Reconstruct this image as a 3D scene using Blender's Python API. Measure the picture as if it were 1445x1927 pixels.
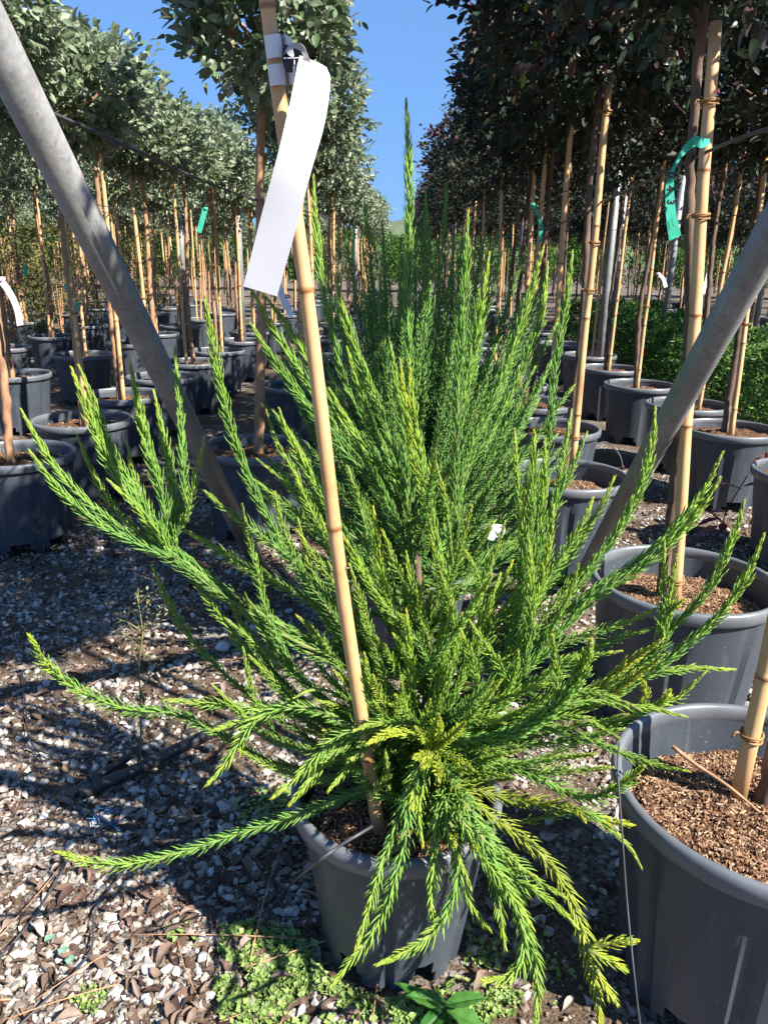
import bpy, math, random
import numpy as np
from mathutils import Matrix, Vector
R = math.radians
random.seed(7)
rng = np.random.default_rng(7)
for o in list(bpy.data.objects): bpy.data.objects.remove(o)
scene = bpy.context.scene
col = scene.collection

# ------------------------------------------------------------------ camera
CAM = Vector((0, 0, 1.35))
PITCH, YAW, ROLL = R(18.3), R(0.7), R(1.0)
FPX, CX, CY = 1447.0, 722.5, 963.5
CM = Matrix.Rotation(YAW, 4, 'Z') @ Matrix.Rotation(math.pi/2-PITCH, 4, 'X') @ Matrix.Rotation(ROLL, 4, 'Z')
cd = bpy.data.cameras.new('camera'); cam = bpy.data.objects.new('camera', cd); col.objects.link(cam)
cam.matrix_world = Matrix.Translation(CAM) @ CM
cd.sensor_fit = 'HORIZONTAL'; cd.sensor_width = 36; cd.lens = 36*FPX/1445
cd.clip_start = 0.02; cd.clip_end = 3000
scene.camera = cam

# ------------------------------------------------------------------ sky, sun, exposure
SUN_EL, SUN_AZ = R(43), R(124)          # azimuth clockwise from +Y: from the right, a little behind the camera
world = bpy.data.worlds.new('World'); scene.world = world; world.use_nodes = True
wn = world.node_tree.nodes; wl = world.node_tree.links
bg = wn['Background']; bg.inputs[1].default_value = 0.15
sk = wn.new('ShaderNodeTexSky'); sk.sky_type = 'NISHITA'; sk.sun_disc = False
sk.sun_elevation = SUN_EL; sk.sun_rotation = SUN_AZ
sk.air_density = 1.0; sk.dust_density = 0.15; sk.ozone_density = 3.0; sk.altitude = 100
tint = wn.new('ShaderNodeMix'); tint.data_type = 'RGBA'; tint.blend_type = 'MULTIPLY'; tint.inputs['Factor'].default_value = 1
tint.inputs['B'].default_value = (.30, .56, 1.02, 1); gm_ = wn.new('ShaderNodeGamma'); gm_.inputs[1].default_value = .3; wl.new(sk.outputs[0], gm_.inputs[0]); wl.new(gm_.outputs[0], tint.inputs['A']); wl.new(tint.outputs['Result'], bg.inputs[0])
sd = bpy.data.lights.new('sun', 'SUN'); sd.energy = 4.0; sd.angle = R(0.53); sd.color = (1.0, 0.94, 0.84)
sun = bpy.data.objects.new('sun', sd); col.objects.link(sun)
tosun = Vector((math.sin(SUN_AZ)*math.cos(SUN_EL), math.cos(SUN_AZ)*math.cos(SUN_EL), math.sin(SUN_EL)))
sun.rotation_euler = tosun.to_track_quat('Z', 'Y').to_euler(); sun.location = tosun*20
scene.view_settings.view_transform = 'Standard'; scene.view_settings.look = 'None'
scene.view_settings.exposure = 1.9; scene.view_settings.gamma = 1
scene.render.engine = 'CYCLES'
scene.cycles.max_bounces = 6; scene.cycles.transparent_max_bounces = 4

# ------------------------------------------------------------------ helpers
def ray(px, py):
    v = CM @ Vector(((px-CX)/FPX, -(py-CY)/FPX, -1)); return v
def P(px, py, Y):
    """a point of the place: the ray of a photo pixel at distance Y along the rows"""
    d = ray(px, py); t = Y/d.y; return np.array(CAM + d*t)
def PH(px, py, z=0.0):
    d = ray(px, py); t = (z-CAM.z)/d.z; return np.array(CAM + d*t)

def build(name, V, F, mats=None, parent=None, attrs=None, smooth=True, mi=None):
    V = np.asarray(V, np.float32).reshape(-1, 3)
    if not isinstance(F, list): F = [F]
    F = [np.asarray(f, np.int32) for f in F if len(f)]
    me = bpy.data.meshes.new(name)
    me.vertices.add(len(V)); me.vertices.foreach_set('co', V.ravel())
    nl = sum(f.size for f in F); npoly = sum(len(f) for f in F)
    me.loops.add(nl); me.polygons.add(npoly)
    me.loops.foreach_set('vertex_index', np.concatenate([f.ravel() for f in F]))
    tot = np.concatenate([np.full(len(f), f.shape[1], np.int32) for f in F])
    st = np.zeros(npoly, np.int32); st[1:] = np.cumsum(tot)[:-1]
    me.polygons.foreach_set('loop_start', st)
    if mi is not None: me.polygons.foreach_set('material_index', np.asarray(mi, np.int32))
    me.polygons.foreach_set('use_smooth', np.full(npoly, bool(smooth)))
    for k, a in (attrs or {}).items():
        at = me.attributes.new(k, 'FLOAT', 'POINT'); at.data.foreach_set('value', np.asarray(a, np.float32))
    me.update(calc_edges=True)
    for m in (mats if isinstance(mats, (list, tuple)) else [mats]):
        if m: me.materials.append(m)
    o = bpy.data.objects.new(name, me); col.objects.link(o)
    if parent: o.parent = parent
    return o
def empty(name, loc=(0, 0, 0), rz=0):
    o = bpy.data.objects.new(name, None); col.objects.link(o); o.location = loc; o.rotation_euler.z = rz
    o.empty_display_size = .1
    return o
def tag(o, label=None, cat=None, group=None, kind=None):
    if label: o['label'] = label
    if cat: o['category'] = cat
    if group: o['group'] = group
    if kind: o['kind'] = kind
    return o
def copy_tree(o, parent=None):
    c = o.copy(); col.objects.link(c); c.parent = parent
    for ch in KIDS.get(o.name, []): copy_tree(ch, c)
    return c
KIDS = {}
def remember(root):
    KIDS[root.name] = list(root.children)
    for ch in root.children:
        if ch.children: KIDS[ch.name] = list(ch.children)
class MB:
    """collects verts/faces"""
    def __init__(s): s.V = []; s.F = {}; s.n = 0; s.A = []
    def add(s, V, F, a=None):
        V = np.asarray(V, float).reshape(-1, 3)
        for f in (F if isinstance(F, list) else [F]):
            f = np.asarray(f)
            if len(f): s.F.setdefault(f.shape[1], []).append(f+s.n)
        s.V.append(V); s.A.append(np.full(len(V), 0.5) if a is None else np.broadcast_to(np.asarray(a, float), (len(V),))); s.n += len(V)
    def obj(s, name, mat, parent=None, smooth=True):
        return build(name, np.concatenate(s.V), [np.concatenate(f) for f in s.F.values()], mat, parent, {'v': np.concatenate(s.A)}, smooth)
def spline(pts, step=None, n=None):
    pts = np.asarray(pts, float)
    if len(pts) == 2: pts = np.array([pts[0], (pts[0]+pts[1])/2, pts[1]])
    p = np.vstack([2*pts[0]-pts[1], pts, 2*pts[-1]-pts[-2]]); out = []
    for i in range(1, len(p)-2):
        t = np.linspace(0, 1, 14, endpoint=False)[:, None]
        a, b, c, d = p[i-1], p[i], p[i+1], p[i+2]
        out.append(.5*((2*b)+(-a+c)*t+(2*a-5*b+4*c-d)*t**2+(-a+3*b-3*c+d)*t**3))
    q = np.vstack(out+[p[-2:-1]])
    L = np.r_[0, np.cumsum(np.linalg.norm(np.diff(q, axis=0), axis=1))]
    if n is None: n = max(3, int(L[-1]/step)+1)
    s = np.linspace(0, L[-1], n)
    return np.stack([np.interp(s, L, q[:, k]) for k in range(3)], 1)
def norm(v): return v/np.maximum(np.linalg.norm(v, axis=-1, keepdims=True), 1e-9)
def frames(c):
    T = norm(np.gradient(c, axis=0)); N = np.zeros_like(c)
    a = np.array([0, 0, 1.]) if abs(T[0][2]) < .8 else np.array([1., 0, 0])
    n = norm(np.cross(T[0], a)); N[0] = n
    for i in range(1, len(c)):
        n = n-T[i]*np.dot(n, T[i]); n = norm(n); N[i] = n
    return T, N, np.cross(T, N)
def tube_vf(c, r, k=8, cap=True):
    c = np.asarray(c, float); m = len(c); r = np.broadcast_to(np.asarray(r, float), (m,))
    T, N, B = frames(c); a = np.linspace(0, 2*np.pi, k, endpoint=False)
    V = (c[:, None]+r[:, None, None]*(np.cos(a)[None, :, None]*N[:, None]+np.sin(a)[None, :, None]*B[:, None])).reshape(-1, 3)
    i = np.arange(m-1)[:, None]*k; j = np.arange(k)[None]; j2 = (j+1) % k
    Q = np.stack([i+j, i+j2, i+k+j2, i+k+j], -1).reshape(-1, 4); F = [Q]
    if cap:
        V = np.vstack([V, c[:1], c[-1:]]); n0 = m*k
        jj = np.arange(k); F.append(np.vstack([np.stack([(jj+1) % k, jj, np.full(k, n0)], 1), np.stack([(m-1)*k+jj, (m-1)*k+(jj+1) % k, np.full(k, n0+1)], 1)]))
    return V, F
def lathe_vf(prof, seg=64, closed=False, rmod=None, skip=None):
    """prof: list of (r,z)"""
    prof = np.asarray(prof, float); m = len(prof); a = np.linspace(0, 2*np.pi, seg, endpoint=False)
    rr = prof[:, 0][:, None]*np.ones(seg)[None]
    if rmod is not None: rr = rr+rmod(a, prof[:, 1])
    V = np.stack([rr*np.cos(a), rr*np.sin(a), np.repeat(prof[:, 1][:, None], seg, 1)], -1).reshape(-1, 3)
    F = []
    for i in range(m if closed else m-1):
        i2 = (i+1) % m
        for j in range(seg):
            if skip and skip(i, j): continue
            j2 = (j+1) % seg; F.append((i*seg+j, i*seg+j2, i2*seg+j2, i2*seg+j))
    return V, [np.array(F)]
def scatter(tv, tf, Rm, pos):
    """template verts tv, faces tf placed N times"""
    N = len(pos); n = len(tv)
    V = np.einsum('nij,vj->nvi', Rm, tv)+pos[:, None]
    off = (np.arange(N)*n)[:, None, None]
    return V.reshape(-1, 3), [(f[None]+off).reshape(-1, f.shape[1]) for f in tf]
def basis(d, up=None, roll=None):
    """rotation matrices with local x along d"""
    d = norm(d); up = np.array([0, 0, 1.]) if up is None else up
    s = np.cross(np.broadcast_to(up, d.shape), d); bad = np.linalg.norm(s, axis=1) < 1e-3; s[bad] = [1, 0, 0]; s = norm(s)
    u = np.cross(d, s)
    if roll is not None:
        c, q = np.cos(roll)[:, None], np.sin(roll)[:, None]; s, u = s*c+u*q, u*c-s*q
    return np.stack([d, s, u], -1)

# ------------------------------------------------------------------ materials
def mat(name):
    m = bpy.data.materials.new(name); m.use_nodes = True; nt = m.node_tree
    return m, nt, nt.nodes, nt.links, nt.nodes['Principled BSDF']
def ramp(n, stops, interp='LINEAR'):
    r = n.new('ShaderNodeValToRGB'); e = r.color_ramp; e.interpolation = interp
    while len(e.elements) < len(stops): e.elements.new(.5)
    for i, (p, c) in enumerate(stops): e.elements[i].position = p; e.elements[i].color = (*c, 1)
    return r
def noise(n, l, scale, detail=4, rough=.55, coord='Object', stretch=None):
    t = n.new('ShaderNodeTexCoord'); x = n.new('ShaderNodeTexNoise'); x.inputs['Scale'].default_value = scale
    x.inputs['Detail'].default_value = detail; x.inputs['Roughness'].default_value = rough
    src = t.outputs[coord]
    if stretch:
        mp = n.new('ShaderNodeMapping'); mp.inputs['Scale'].default_value = stretch; l.new(src, mp.inputs[0]); src = mp.outputs[0]
    l.new(src, x.inputs['Vector']); return x
def bump(n, l, h, b, strength=.4, dist=.005):
    k = n.new('ShaderNodeBump'); k.inputs['Strength'].default_value = strength; k.inputs['Distance'].default_value = dist
    l.new(h, k.inputs['Height']); l.new(k.outputs[0], b.inputs['Normal'])
def leafmat(name, stops, trans=.3, rough=.5, single=False, spec=.35, tcol=None):
    m, nt, n, l, b = mat(name)
    r = ramp(n, stops)
    if single:
        a = n.new('ShaderNodeObjectInfo'); l.new(a.outputs['Random'], r.inputs[0])
    else:
        a = n.new('ShaderNodeAttribute'); a.attribute_name = 'v'; l.new(a.outputs['Fac'], r.inputs[0])
    x = noise(n, l, 60, 2); mx = n.new('ShaderNodeMix'); mx.data_type = 'RGBA'; mx.blend_type = 'OVERLAY'; mx.inputs['Factor'].default_value = .35
    l.new(r.outputs[0], mx.inputs['A']); l.new(x.outputs[0], mx.inputs['B'])
    l.new(mx.outputs['Result'], b.inputs['Base Color']); b.inputs['Roughness'].default_value = rough; b.inputs['Specular IOR Level'].default_value = spec
    if trans > 0:
        t = n.new('ShaderNodeBsdfTranslucent'); ms = n.new('ShaderNodeMixShader'); ms.inputs[0].default_value = trans
        if tcol:
            g = n.new('ShaderNodeMix'); g.data_type = 'RGBA'; g.blend_type = 'MULTIPLY'; g.inputs['Factor'].default_value = 1
            l.new(mx.outputs['Result'], g.inputs['A']); g.inputs['B'].default_value = (*tcol, 1); l.new(g.outputs['Result'], t.inputs[0])
        else: l.new(mx.outputs['Result'], t.inputs[0])
        l.new(b.outputs[0], ms.inputs[1]); l.new(t.outputs[0], ms.inputs[2]); l.new(ms.outputs[0], n['Material Output'].inputs[0])
    return m
def simple(name, c, rough=.6, nscale=20, c2=None, bs=0, bd=.003, metal=0, stretch=None, spec=.5, detail=5, lo=.35, hi=.65):
    m, nt, n, l, b = mat(name)
    x = noise(n, l, nscale, detail, stretch=stretch)
    r = ramp(n, [(lo, c), (hi, c2 or tuple(v*.75 for v in c))]); l.new(x.outputs[0], r.inputs[0]); l.new(r.outputs[0], b.inputs['Base Color'])
    b.inputs['Roughness'].default_value = rough; b.inputs['Metallic'].default_value = metal; b.inputs['Specular IOR Level'].default_value = spec
    if bs: bump(n, l, x.outputs[0], b, bs, bd)
    return m
M = {}
# conifer needles: v = age (0 new tip .. 1 old)
def needlemat(name, stops, trans=.22):
    m = leafmat(name, stops, trans, .5, spec=.25 if 'dark' in name else .4); return m
M['needle'] = needlemat('needle_green', [(0, (.52, .56, .05)), (.12, (.40, .55, .065)), (.4, (.25, .44, .075)), (.75, (.155, .345, .075)), (.93, (.16, .21, .05)), (1, (.15, .10, .035))], .4)
M['needle_yellow'] = needlemat('needle_yellow_green', [(0, (.40, .42, .03)), (.2, (.30, .36, .035)), (.6, (.20, .26, .04)), (1, (.16, .15, .04))])
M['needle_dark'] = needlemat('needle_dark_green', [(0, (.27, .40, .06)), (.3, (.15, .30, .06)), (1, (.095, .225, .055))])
M['stem'] = simple('green_brown_stem', (.11, .19, .035), .7, 60, (.14, .13, .04))
M['fei'] = leafmat('grey_green_leaf', [(0, (.095, .14, .065)), (.35, (.175, .235, .13)), (.7, (.27, .315, .215)), (.9, (.37, .40, .315)), (1, (.46, .48, .40))], .34, .5, spec=.45)
M['fei1'] = leafmat('grey_green_single_leaf', [(0, (.07, .12, .05)), (.4, (.13, .185, .095)), (.8, (.21, .255, .17)), (1, (.34, .37, .29))], .22, .5, True, spec=.45)
M['lor'] = leafmat('dark_bronze_leaf', [(0, (.026, .048, .026)), (.4, (.036, .052, .032)), (.6, (.055, .045, .036)), (.75, (.085, .033, .042)), (.9, (.14, .035, .055)), (1, (.28, .06, .09))], .25, .55, spec=.25)
M['lor1'] = leafmat('dark_bronze_single_leaf', [(0, (.03, .055, .034)), (.5, (.045, .072, .047)), (.8, (.075, .058, .055)), (.93, (.12, .042, .055)), (.97, (.10, .16, .03)), (1, (.24, .30, .03))], .25, .4, True, spec=.5)
M['thuja'] = leafmat('bright_green_scale_leaf', [(0, (.03, .085, .018)), (.5, (.06, .15, .025)), (1, (.15, .25, .04))], .25, .6)
M['gold'] = leafmat('olive_green_leaf', [(0, (.06, .075, .02)), (.5, (.12, .13, .035)), (1, (.22, .19, .05))], .3, .6)
M['pink'] = leafmat('burgundy_leaf', [(0, (.11, .03, .04)), (.6, (.24, .065, .09)), (1, (.42, .17, .19))], .3, .4, True)
M['liver'] = leafmat('liverwort_green', [(0, (.09, .16, .04)), (.5, (.19, .29, .075)), (1, (.33, .40, .13))], .2, .45)
M['weed'] = leafmat('dry_weed', [(0, (.14, .15, .06)), (.5, (.22, .22, .09)), (1, (.33, .27, .15))], .2, .7)
M['broad'] = leafmat('glossy_green_leaf', [(0, (.035, .125, .022)), (1, (.06, .17, .03))], .25, .35, True)
M['litter'] = leafmat('dry_leaf_litter', [(0, (.035, .018, .018)), (.25, (.085, .05, .038)), (.5, (.17, .115, .085)), (.75, (.27, .215, .18)), (1, (.40, .355, .32))], .12, .75, spec=.2)
M['litter1'] = leafmat('dry_fallen_leaf', [(0, (.035, .018, .019)), (.2, (.085, .046, .036)), (.45, (.19, .125, .09)), (.75, (.29, .24, .205)), (1, (.42, .385, .36))], .12, .75, True, spec=.2)
M['gravel'] = leafmat('limestone_gravel', [(0, (.11, .075, .05)), (.22, (.19, .155, .12)), (.5, (.31, .285, .255)), (.8, (.44, .415, .38)), (1, (.60, .555, .49))], 0, .9, spec=.2)
M['stone1'] = leafmat('limestone_stone', [(0, (.24, .23, .22)), (.5, (.38, .38, .39)), (1, (.52, .50, .47))], 0, .9, True, spec=.2)
M['chip'] = leafmat('bark_chip', [(0, (.06, .03, .02)), (.4, (.19, .105, .062)), (.75, (.33, .20, .125)), (1, (.48, .34, .22))], 0, .95, spec=.1)
M['trunk_fei'] = simple('tan_trunk_bark', (.42, .25, .145), .9, 9, (.24, .135, .08), .6, .006, stretch=(3, 3, 1), spec=.2)
M['trunk_lor'] = simple('grey_brown_trunk_bark', (.17, .115, .085), .9, 9, (.09, .062, .048), .6, .006, stretch=(3, 3, 1), spec=.2)
def zinc_mat():
    m, nt, n, l, b = mat('galvanised_steel'); t = n.new('ShaderNodeTexCoord'); v = n.new('ShaderNodeTexVoronoi'); v.inputs['Scale'].default_value = 120; l.new(t.outputs['Object'], v.inputs['Vector'])
    x = noise(n, l, 5, 7, .7); r = ramp(n, [(.3, (.15, .16, .165)), (.5, (.20, .21, .21)), (.68, (.27, .275, .27)), (.78, (.36, .35, .33))]); l.new(x.outputs[0], r.inputs[0])
    mx = n.new('ShaderNodeMix'); mx.data_type = 'RGBA'; mx.blend_type = 'OVERLAY'; mx.inputs['Factor'].default_value = .22; l.new(r.outputs[0], mx.inputs['A']); l.new(v.outputs['Color'], mx.inputs['B'])
    h = n.new('ShaderNodeHueSaturation'); h.inputs['Saturation'].default_value = .25; l.new(mx.outputs['Result'], h.inputs['Color']); l.new(h.outputs[0], b.inputs['Base Color'])
    b.inputs['Metallic'].default_value = .3; q = ramp(n, [(.3, (.38, .38, .38)), (.7, (.62, .62, .62))]); l.new(x.outputs[0], q.inputs[0]); l.new(q.outputs[0], b.inputs['Roughness']); bump(n, l, x.outputs[0], b, .1, .002); return m
M['zinc'] = zinc_mat()
M['wire'] = simple('black_wire', (.035, .035, .04), .5, 30, (.06, .06, .065))
M['hose'] = simple('black_drip_hose', (.018, .018, .02), .4, 12, (.05, .047, .045))
M['white'] = simple('white_label_plastic', (.70, .69, .70), .35, 4, (.65, .65, .66))
M['grey_back'] = simple('grey_label_back', (.50, .46, .46), .5, 6)
M['print'] = simple('black_print', (.012, .009, .014), .4, 10)
M['teal'] = leafmat('teal_label_plastic', [(0, (.07, .56, .38)), (1, (.08, .60, .42))], .35, .4)
M['tie'] = simple('tan_tie', (.33, .17, .06), .6, 40)
M['blueplastic'] = simple('blue_plastic_twine', (.05, .20, .42), .5, 40)
M['greenplastic'] = simple('green_plastic_scrap', (.14, .27, .20), .5, 40)
def bamboo_mat():
    m, nt, n, l, b = mat('bamboo'); x = noise(n, l, 10, 5, .6, stretch=(6, 6, .5)); y = noise(n, l, 3, 6, .7)
    r = ramp(n, [(.3, (.62, .405, .20)), (.7, (.49, .295, .135))]); l.new(x.outputs[0], r.inputs[0])
    r2 = ramp(n, [(.50, (1, 1, 1)), (.60, (.88, .83, .78)), (.72, (.58, .48, .40))]); l.new(y.outputs[0], r2.inputs[0])
    mx = n.new('ShaderNodeMix'); mx.data_type = 'RGBA'; mx.blend_type = 'MULTIPLY'; mx.inputs['Factor'].default_value = 1
    l.new(r.outputs[0], mx.inputs['A']); l.new(r2.outputs[0], mx.inputs['B'])
    a = n.new('ShaderNodeAttribute'); a.attribute_name = 'v'; r3 = ramp(n, [(.5, (1, 1, 1)), (1, (.42, .28, .18))]); l.new(a.outputs['Fac'], r3.inputs[0])
    m2 = n.new('ShaderNodeMix'); m2.data_type = 'RGBA'; m2.blend_type = 'MULTIPLY'; m2.inputs['Factor'].default_value = 1
    l.new(mx.outputs['Result'], m2.inputs['A']); l.new(r3.outputs[0], m2.inputs['B'])
    l.new(m2.outputs['Result'], b.inputs['Base Color']); b.inputs['Roughness'].default_value = .5
    bump(n, l, x.outputs[0], b, .12, .002); return m
M['bamboo'] = bamboo_mat()
def pot_mat():
    m, nt, n, l, b = mat('dark_slate_pot_plastic'); x = noise(n, l, 5, 6, .65); y = noise(n, l, 170, 2, .6); st = noise(n, l, 14, 5, .6, stretch=(3, 3, .25))
    r = ramp(n, [(.3, (.037, .047, .062)), (.75, (.055, .066, .083))]); l.new(x.outputs[0], r.inputs[0])
    r2 = ramp(n, [(.68, (0, 0, 0)), (.74, (1, 1, 1))]); l.new(y.outputs[0], r2.inputs[0])
    mx = n.new('ShaderNodeMix'); mx.data_type = 'RGBA'; l.new(r2.outputs[0], mx.inputs['Factor']); l.new(r.outputs[0], mx.inputs['A']); mx.inputs['B'].default_value = (.22, .20, .17, 1)
    # dried water runs and dust
    r3 = ramp(n, [(.58, (0, 0, 0)), (.80, (.38, .38, .38))]); l.new(st.outputs[0], r3.inputs[0])
    m2 = n.new('ShaderNodeMix'); m2.data_type = 'RGBA'; l.new(r3.outputs[0], m2.inputs['Factor']); l.new(mx.outputs['Result'], m2.inputs['A']); m2.inputs['B'].default_value = (.17, .155, .13, 1)
    l.new(m2.outputs['Result'], b.inputs['Base Color'])
    q = ramp(n, [(.3, (.36, .36, .36)), (.7, (.6, .6, .6))]); l.new(st.outputs[0], q.inputs[0]); l.new(q.outputs[0], b.inputs['Roughness']); bump(n, l, x.outputs[0], b, .15, .004)
    return m
M['pot'] = pot_mat()
M['rim'] = simple('pot_rim_sky_sheen', (.095, .105, .12), .38, 9, (.15, .16, .175), .1, .002, lo=.35, hi=.75)  # lighter bluish base colour paints the sky's reflection onto the rims
def soil_mat():
    m, nt, n, l, b = mat('bark_soil'); x = noise(n, l, 45, 8, .75)
    r = ramp(n, [(.3, (.035, .018, .012)), (.5, (.12, .065, .04)), (.62, (.21, .12, .075)), (.75, (.30, .19, .125))]); l.new(x.outputs[0], r.inputs[0]); l.new(r.outputs[0], b.inputs['Base Color'])
    b.inputs['Roughness'].default_value = 1; b.inputs['Specular IOR Level'].default_value = .1; bump(n, l, x.outputs[0], b, 1, .02); return m
M['soil'] = soil_mat()
def ground_mat():
    m, nt, n, l, b = mat('gravelly_soil')
    t = n.new('ShaderNodeTexCoord'); v = n.new('ShaderNodeTexVoronoi'); v.inputs['Scale'].default_value = 55; l.new(t.outputs['Object'], v.inputs['Vector'])
    x = noise(n, l, 2.2, 6, .65); y = noise(n, l, 120, 4)
    rs = ramp(n, [(.35, (.055, .038, .026)), (.65, (.14, .10, .07))]); l.new(y.outputs[0], rs.inputs[0])
    rg = ramp(n, [(0, (.12, .10, .085)), (.5, (.24, .23, .22)), (1, (.40, .385, .37))]); l.new(v.outputs['Color'], rg.inputs[0])
    ed = ramp(n, [(.0, (1, 1, 1)), (.45, (1, 1, 1)), (.62, (0, 0, 0))]); l.new(v.outputs['Distance'], ed.inputs[0])
    pm = ramp(n, [(.46, (0, 0, 0)), (.60, (1, 1, 1))]); l.new(x.outputs[0], pm.inputs[0])
    mm = n.new('ShaderNodeMath'); mm.operation = 'MULTIPLY'; l.new(ed.outputs[0], mm.inputs[0]); l.new(pm.outputs[0], mm.inputs[1])
    mx = n.new('ShaderNodeMix'); mx.data_type = 'RGBA'; l.new(mm.outputs[0], mx.inputs['Factor']); l.new(rs.outputs[0], mx.inputs['A']); l.new(rg.outputs[0], mx.inputs['B'])
    g = noise(n, l, 1.1, 5, .6); gm = ramp(n, [(.60, (0, 0, 0)), (.72, (.6, .6, .6))]); l.new(g.outputs[0], gm.inputs[0])
    m2 = n.new('ShaderNodeMix'); m2.data_type = 'RGBA'; l.new(gm.outputs[0], m2.inputs['Factor']); l.new(mx.outputs['Result'], m2.inputs['A']); m2.inputs['B'].default_value = (.055, .075, .02, 1)
    l.new(m2.outputs['Result'], b.inputs['Base Color']); b.inputs['Roughness'].default_value = .95; b.inputs['Specular IOR Level'].default_value = .15
    ad = n.new('ShaderNodeMath'); ad.operation = 'ADD'; l.new(y.outputs[0], ad.inputs[0]); l.new(mm.outputs[0], ad.inputs[1]); bump(n, l, ad.outputs[0], b, .8, .012); return m
M['ground'] = ground_mat()
M['hill'] = simple('distant_hill_scrub', (.10, .13, .06), .95, .15, (.06, .09, .04), detail=8)

# ------------------------------------------------------------------ ground and hill
def ground():
    xs = np.unique(np.r_[np.linspace(-600, -6, 24), np.linspace(-6, 6, 121), np.linspace(6, 600, 24)])
    ys = np.unique(np.r_[np.linspace(-200, -1, 12), np.linspace(-1, 9, 101), np.linspace(9, 1400, 40)])
    X, Y = np.meshgrid(xs, ys)
    Z = .006*(np.sin(X*9+1.7*np.sin(Y*5))*np.sin(Y*8+1.3*np.sin(X*6)))-.007
    V = np.stack([X, Y, Z], -1).reshape(-1, 3); nx = len(xs); i, j = np.meshgrid(np.arange(len(ys)-1), np.arange(nx-1), indexing='ij')
    q = (i*nx+j).ravel(); F = np.stack([q, q+1, q+nx+1, q+nx], 1)
    return tag(build('ground', V, F, M['ground']), kind='structure')
ground()
def gz(x, y): return .006*(np.sin(x*9+1.7*np.sin(y*5))*np.sin(y*8+1.3*np.sin(x*6)))-.007
def hill():
    xs = np.linspace(-260, 260, 80); ys = np.linspace(0, 120, 16); X, Y = np.meshgrid(xs, ys)
    Z = np.sin(np.clip(Y/120, 0, 1)*np.pi)**.7*(11+4*np.sin(X*.021+1)+2.5*np.sin(X*.06))*(1+.05*rng.standard_normal(X.shape))-.3
    V = np.stack([X, Y+230, Z], -1).reshape(-1, 3); nx = 80; i, j = np.meshgrid(np.arange(15), np.arange(79), indexing='ij'); q = (i*nx+j).ravel()
    tag(build('hills', V, np.stack([q, q+1, q+nx+1, q+nx], 1), M['hill']), kind='structure')
hill()

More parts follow.
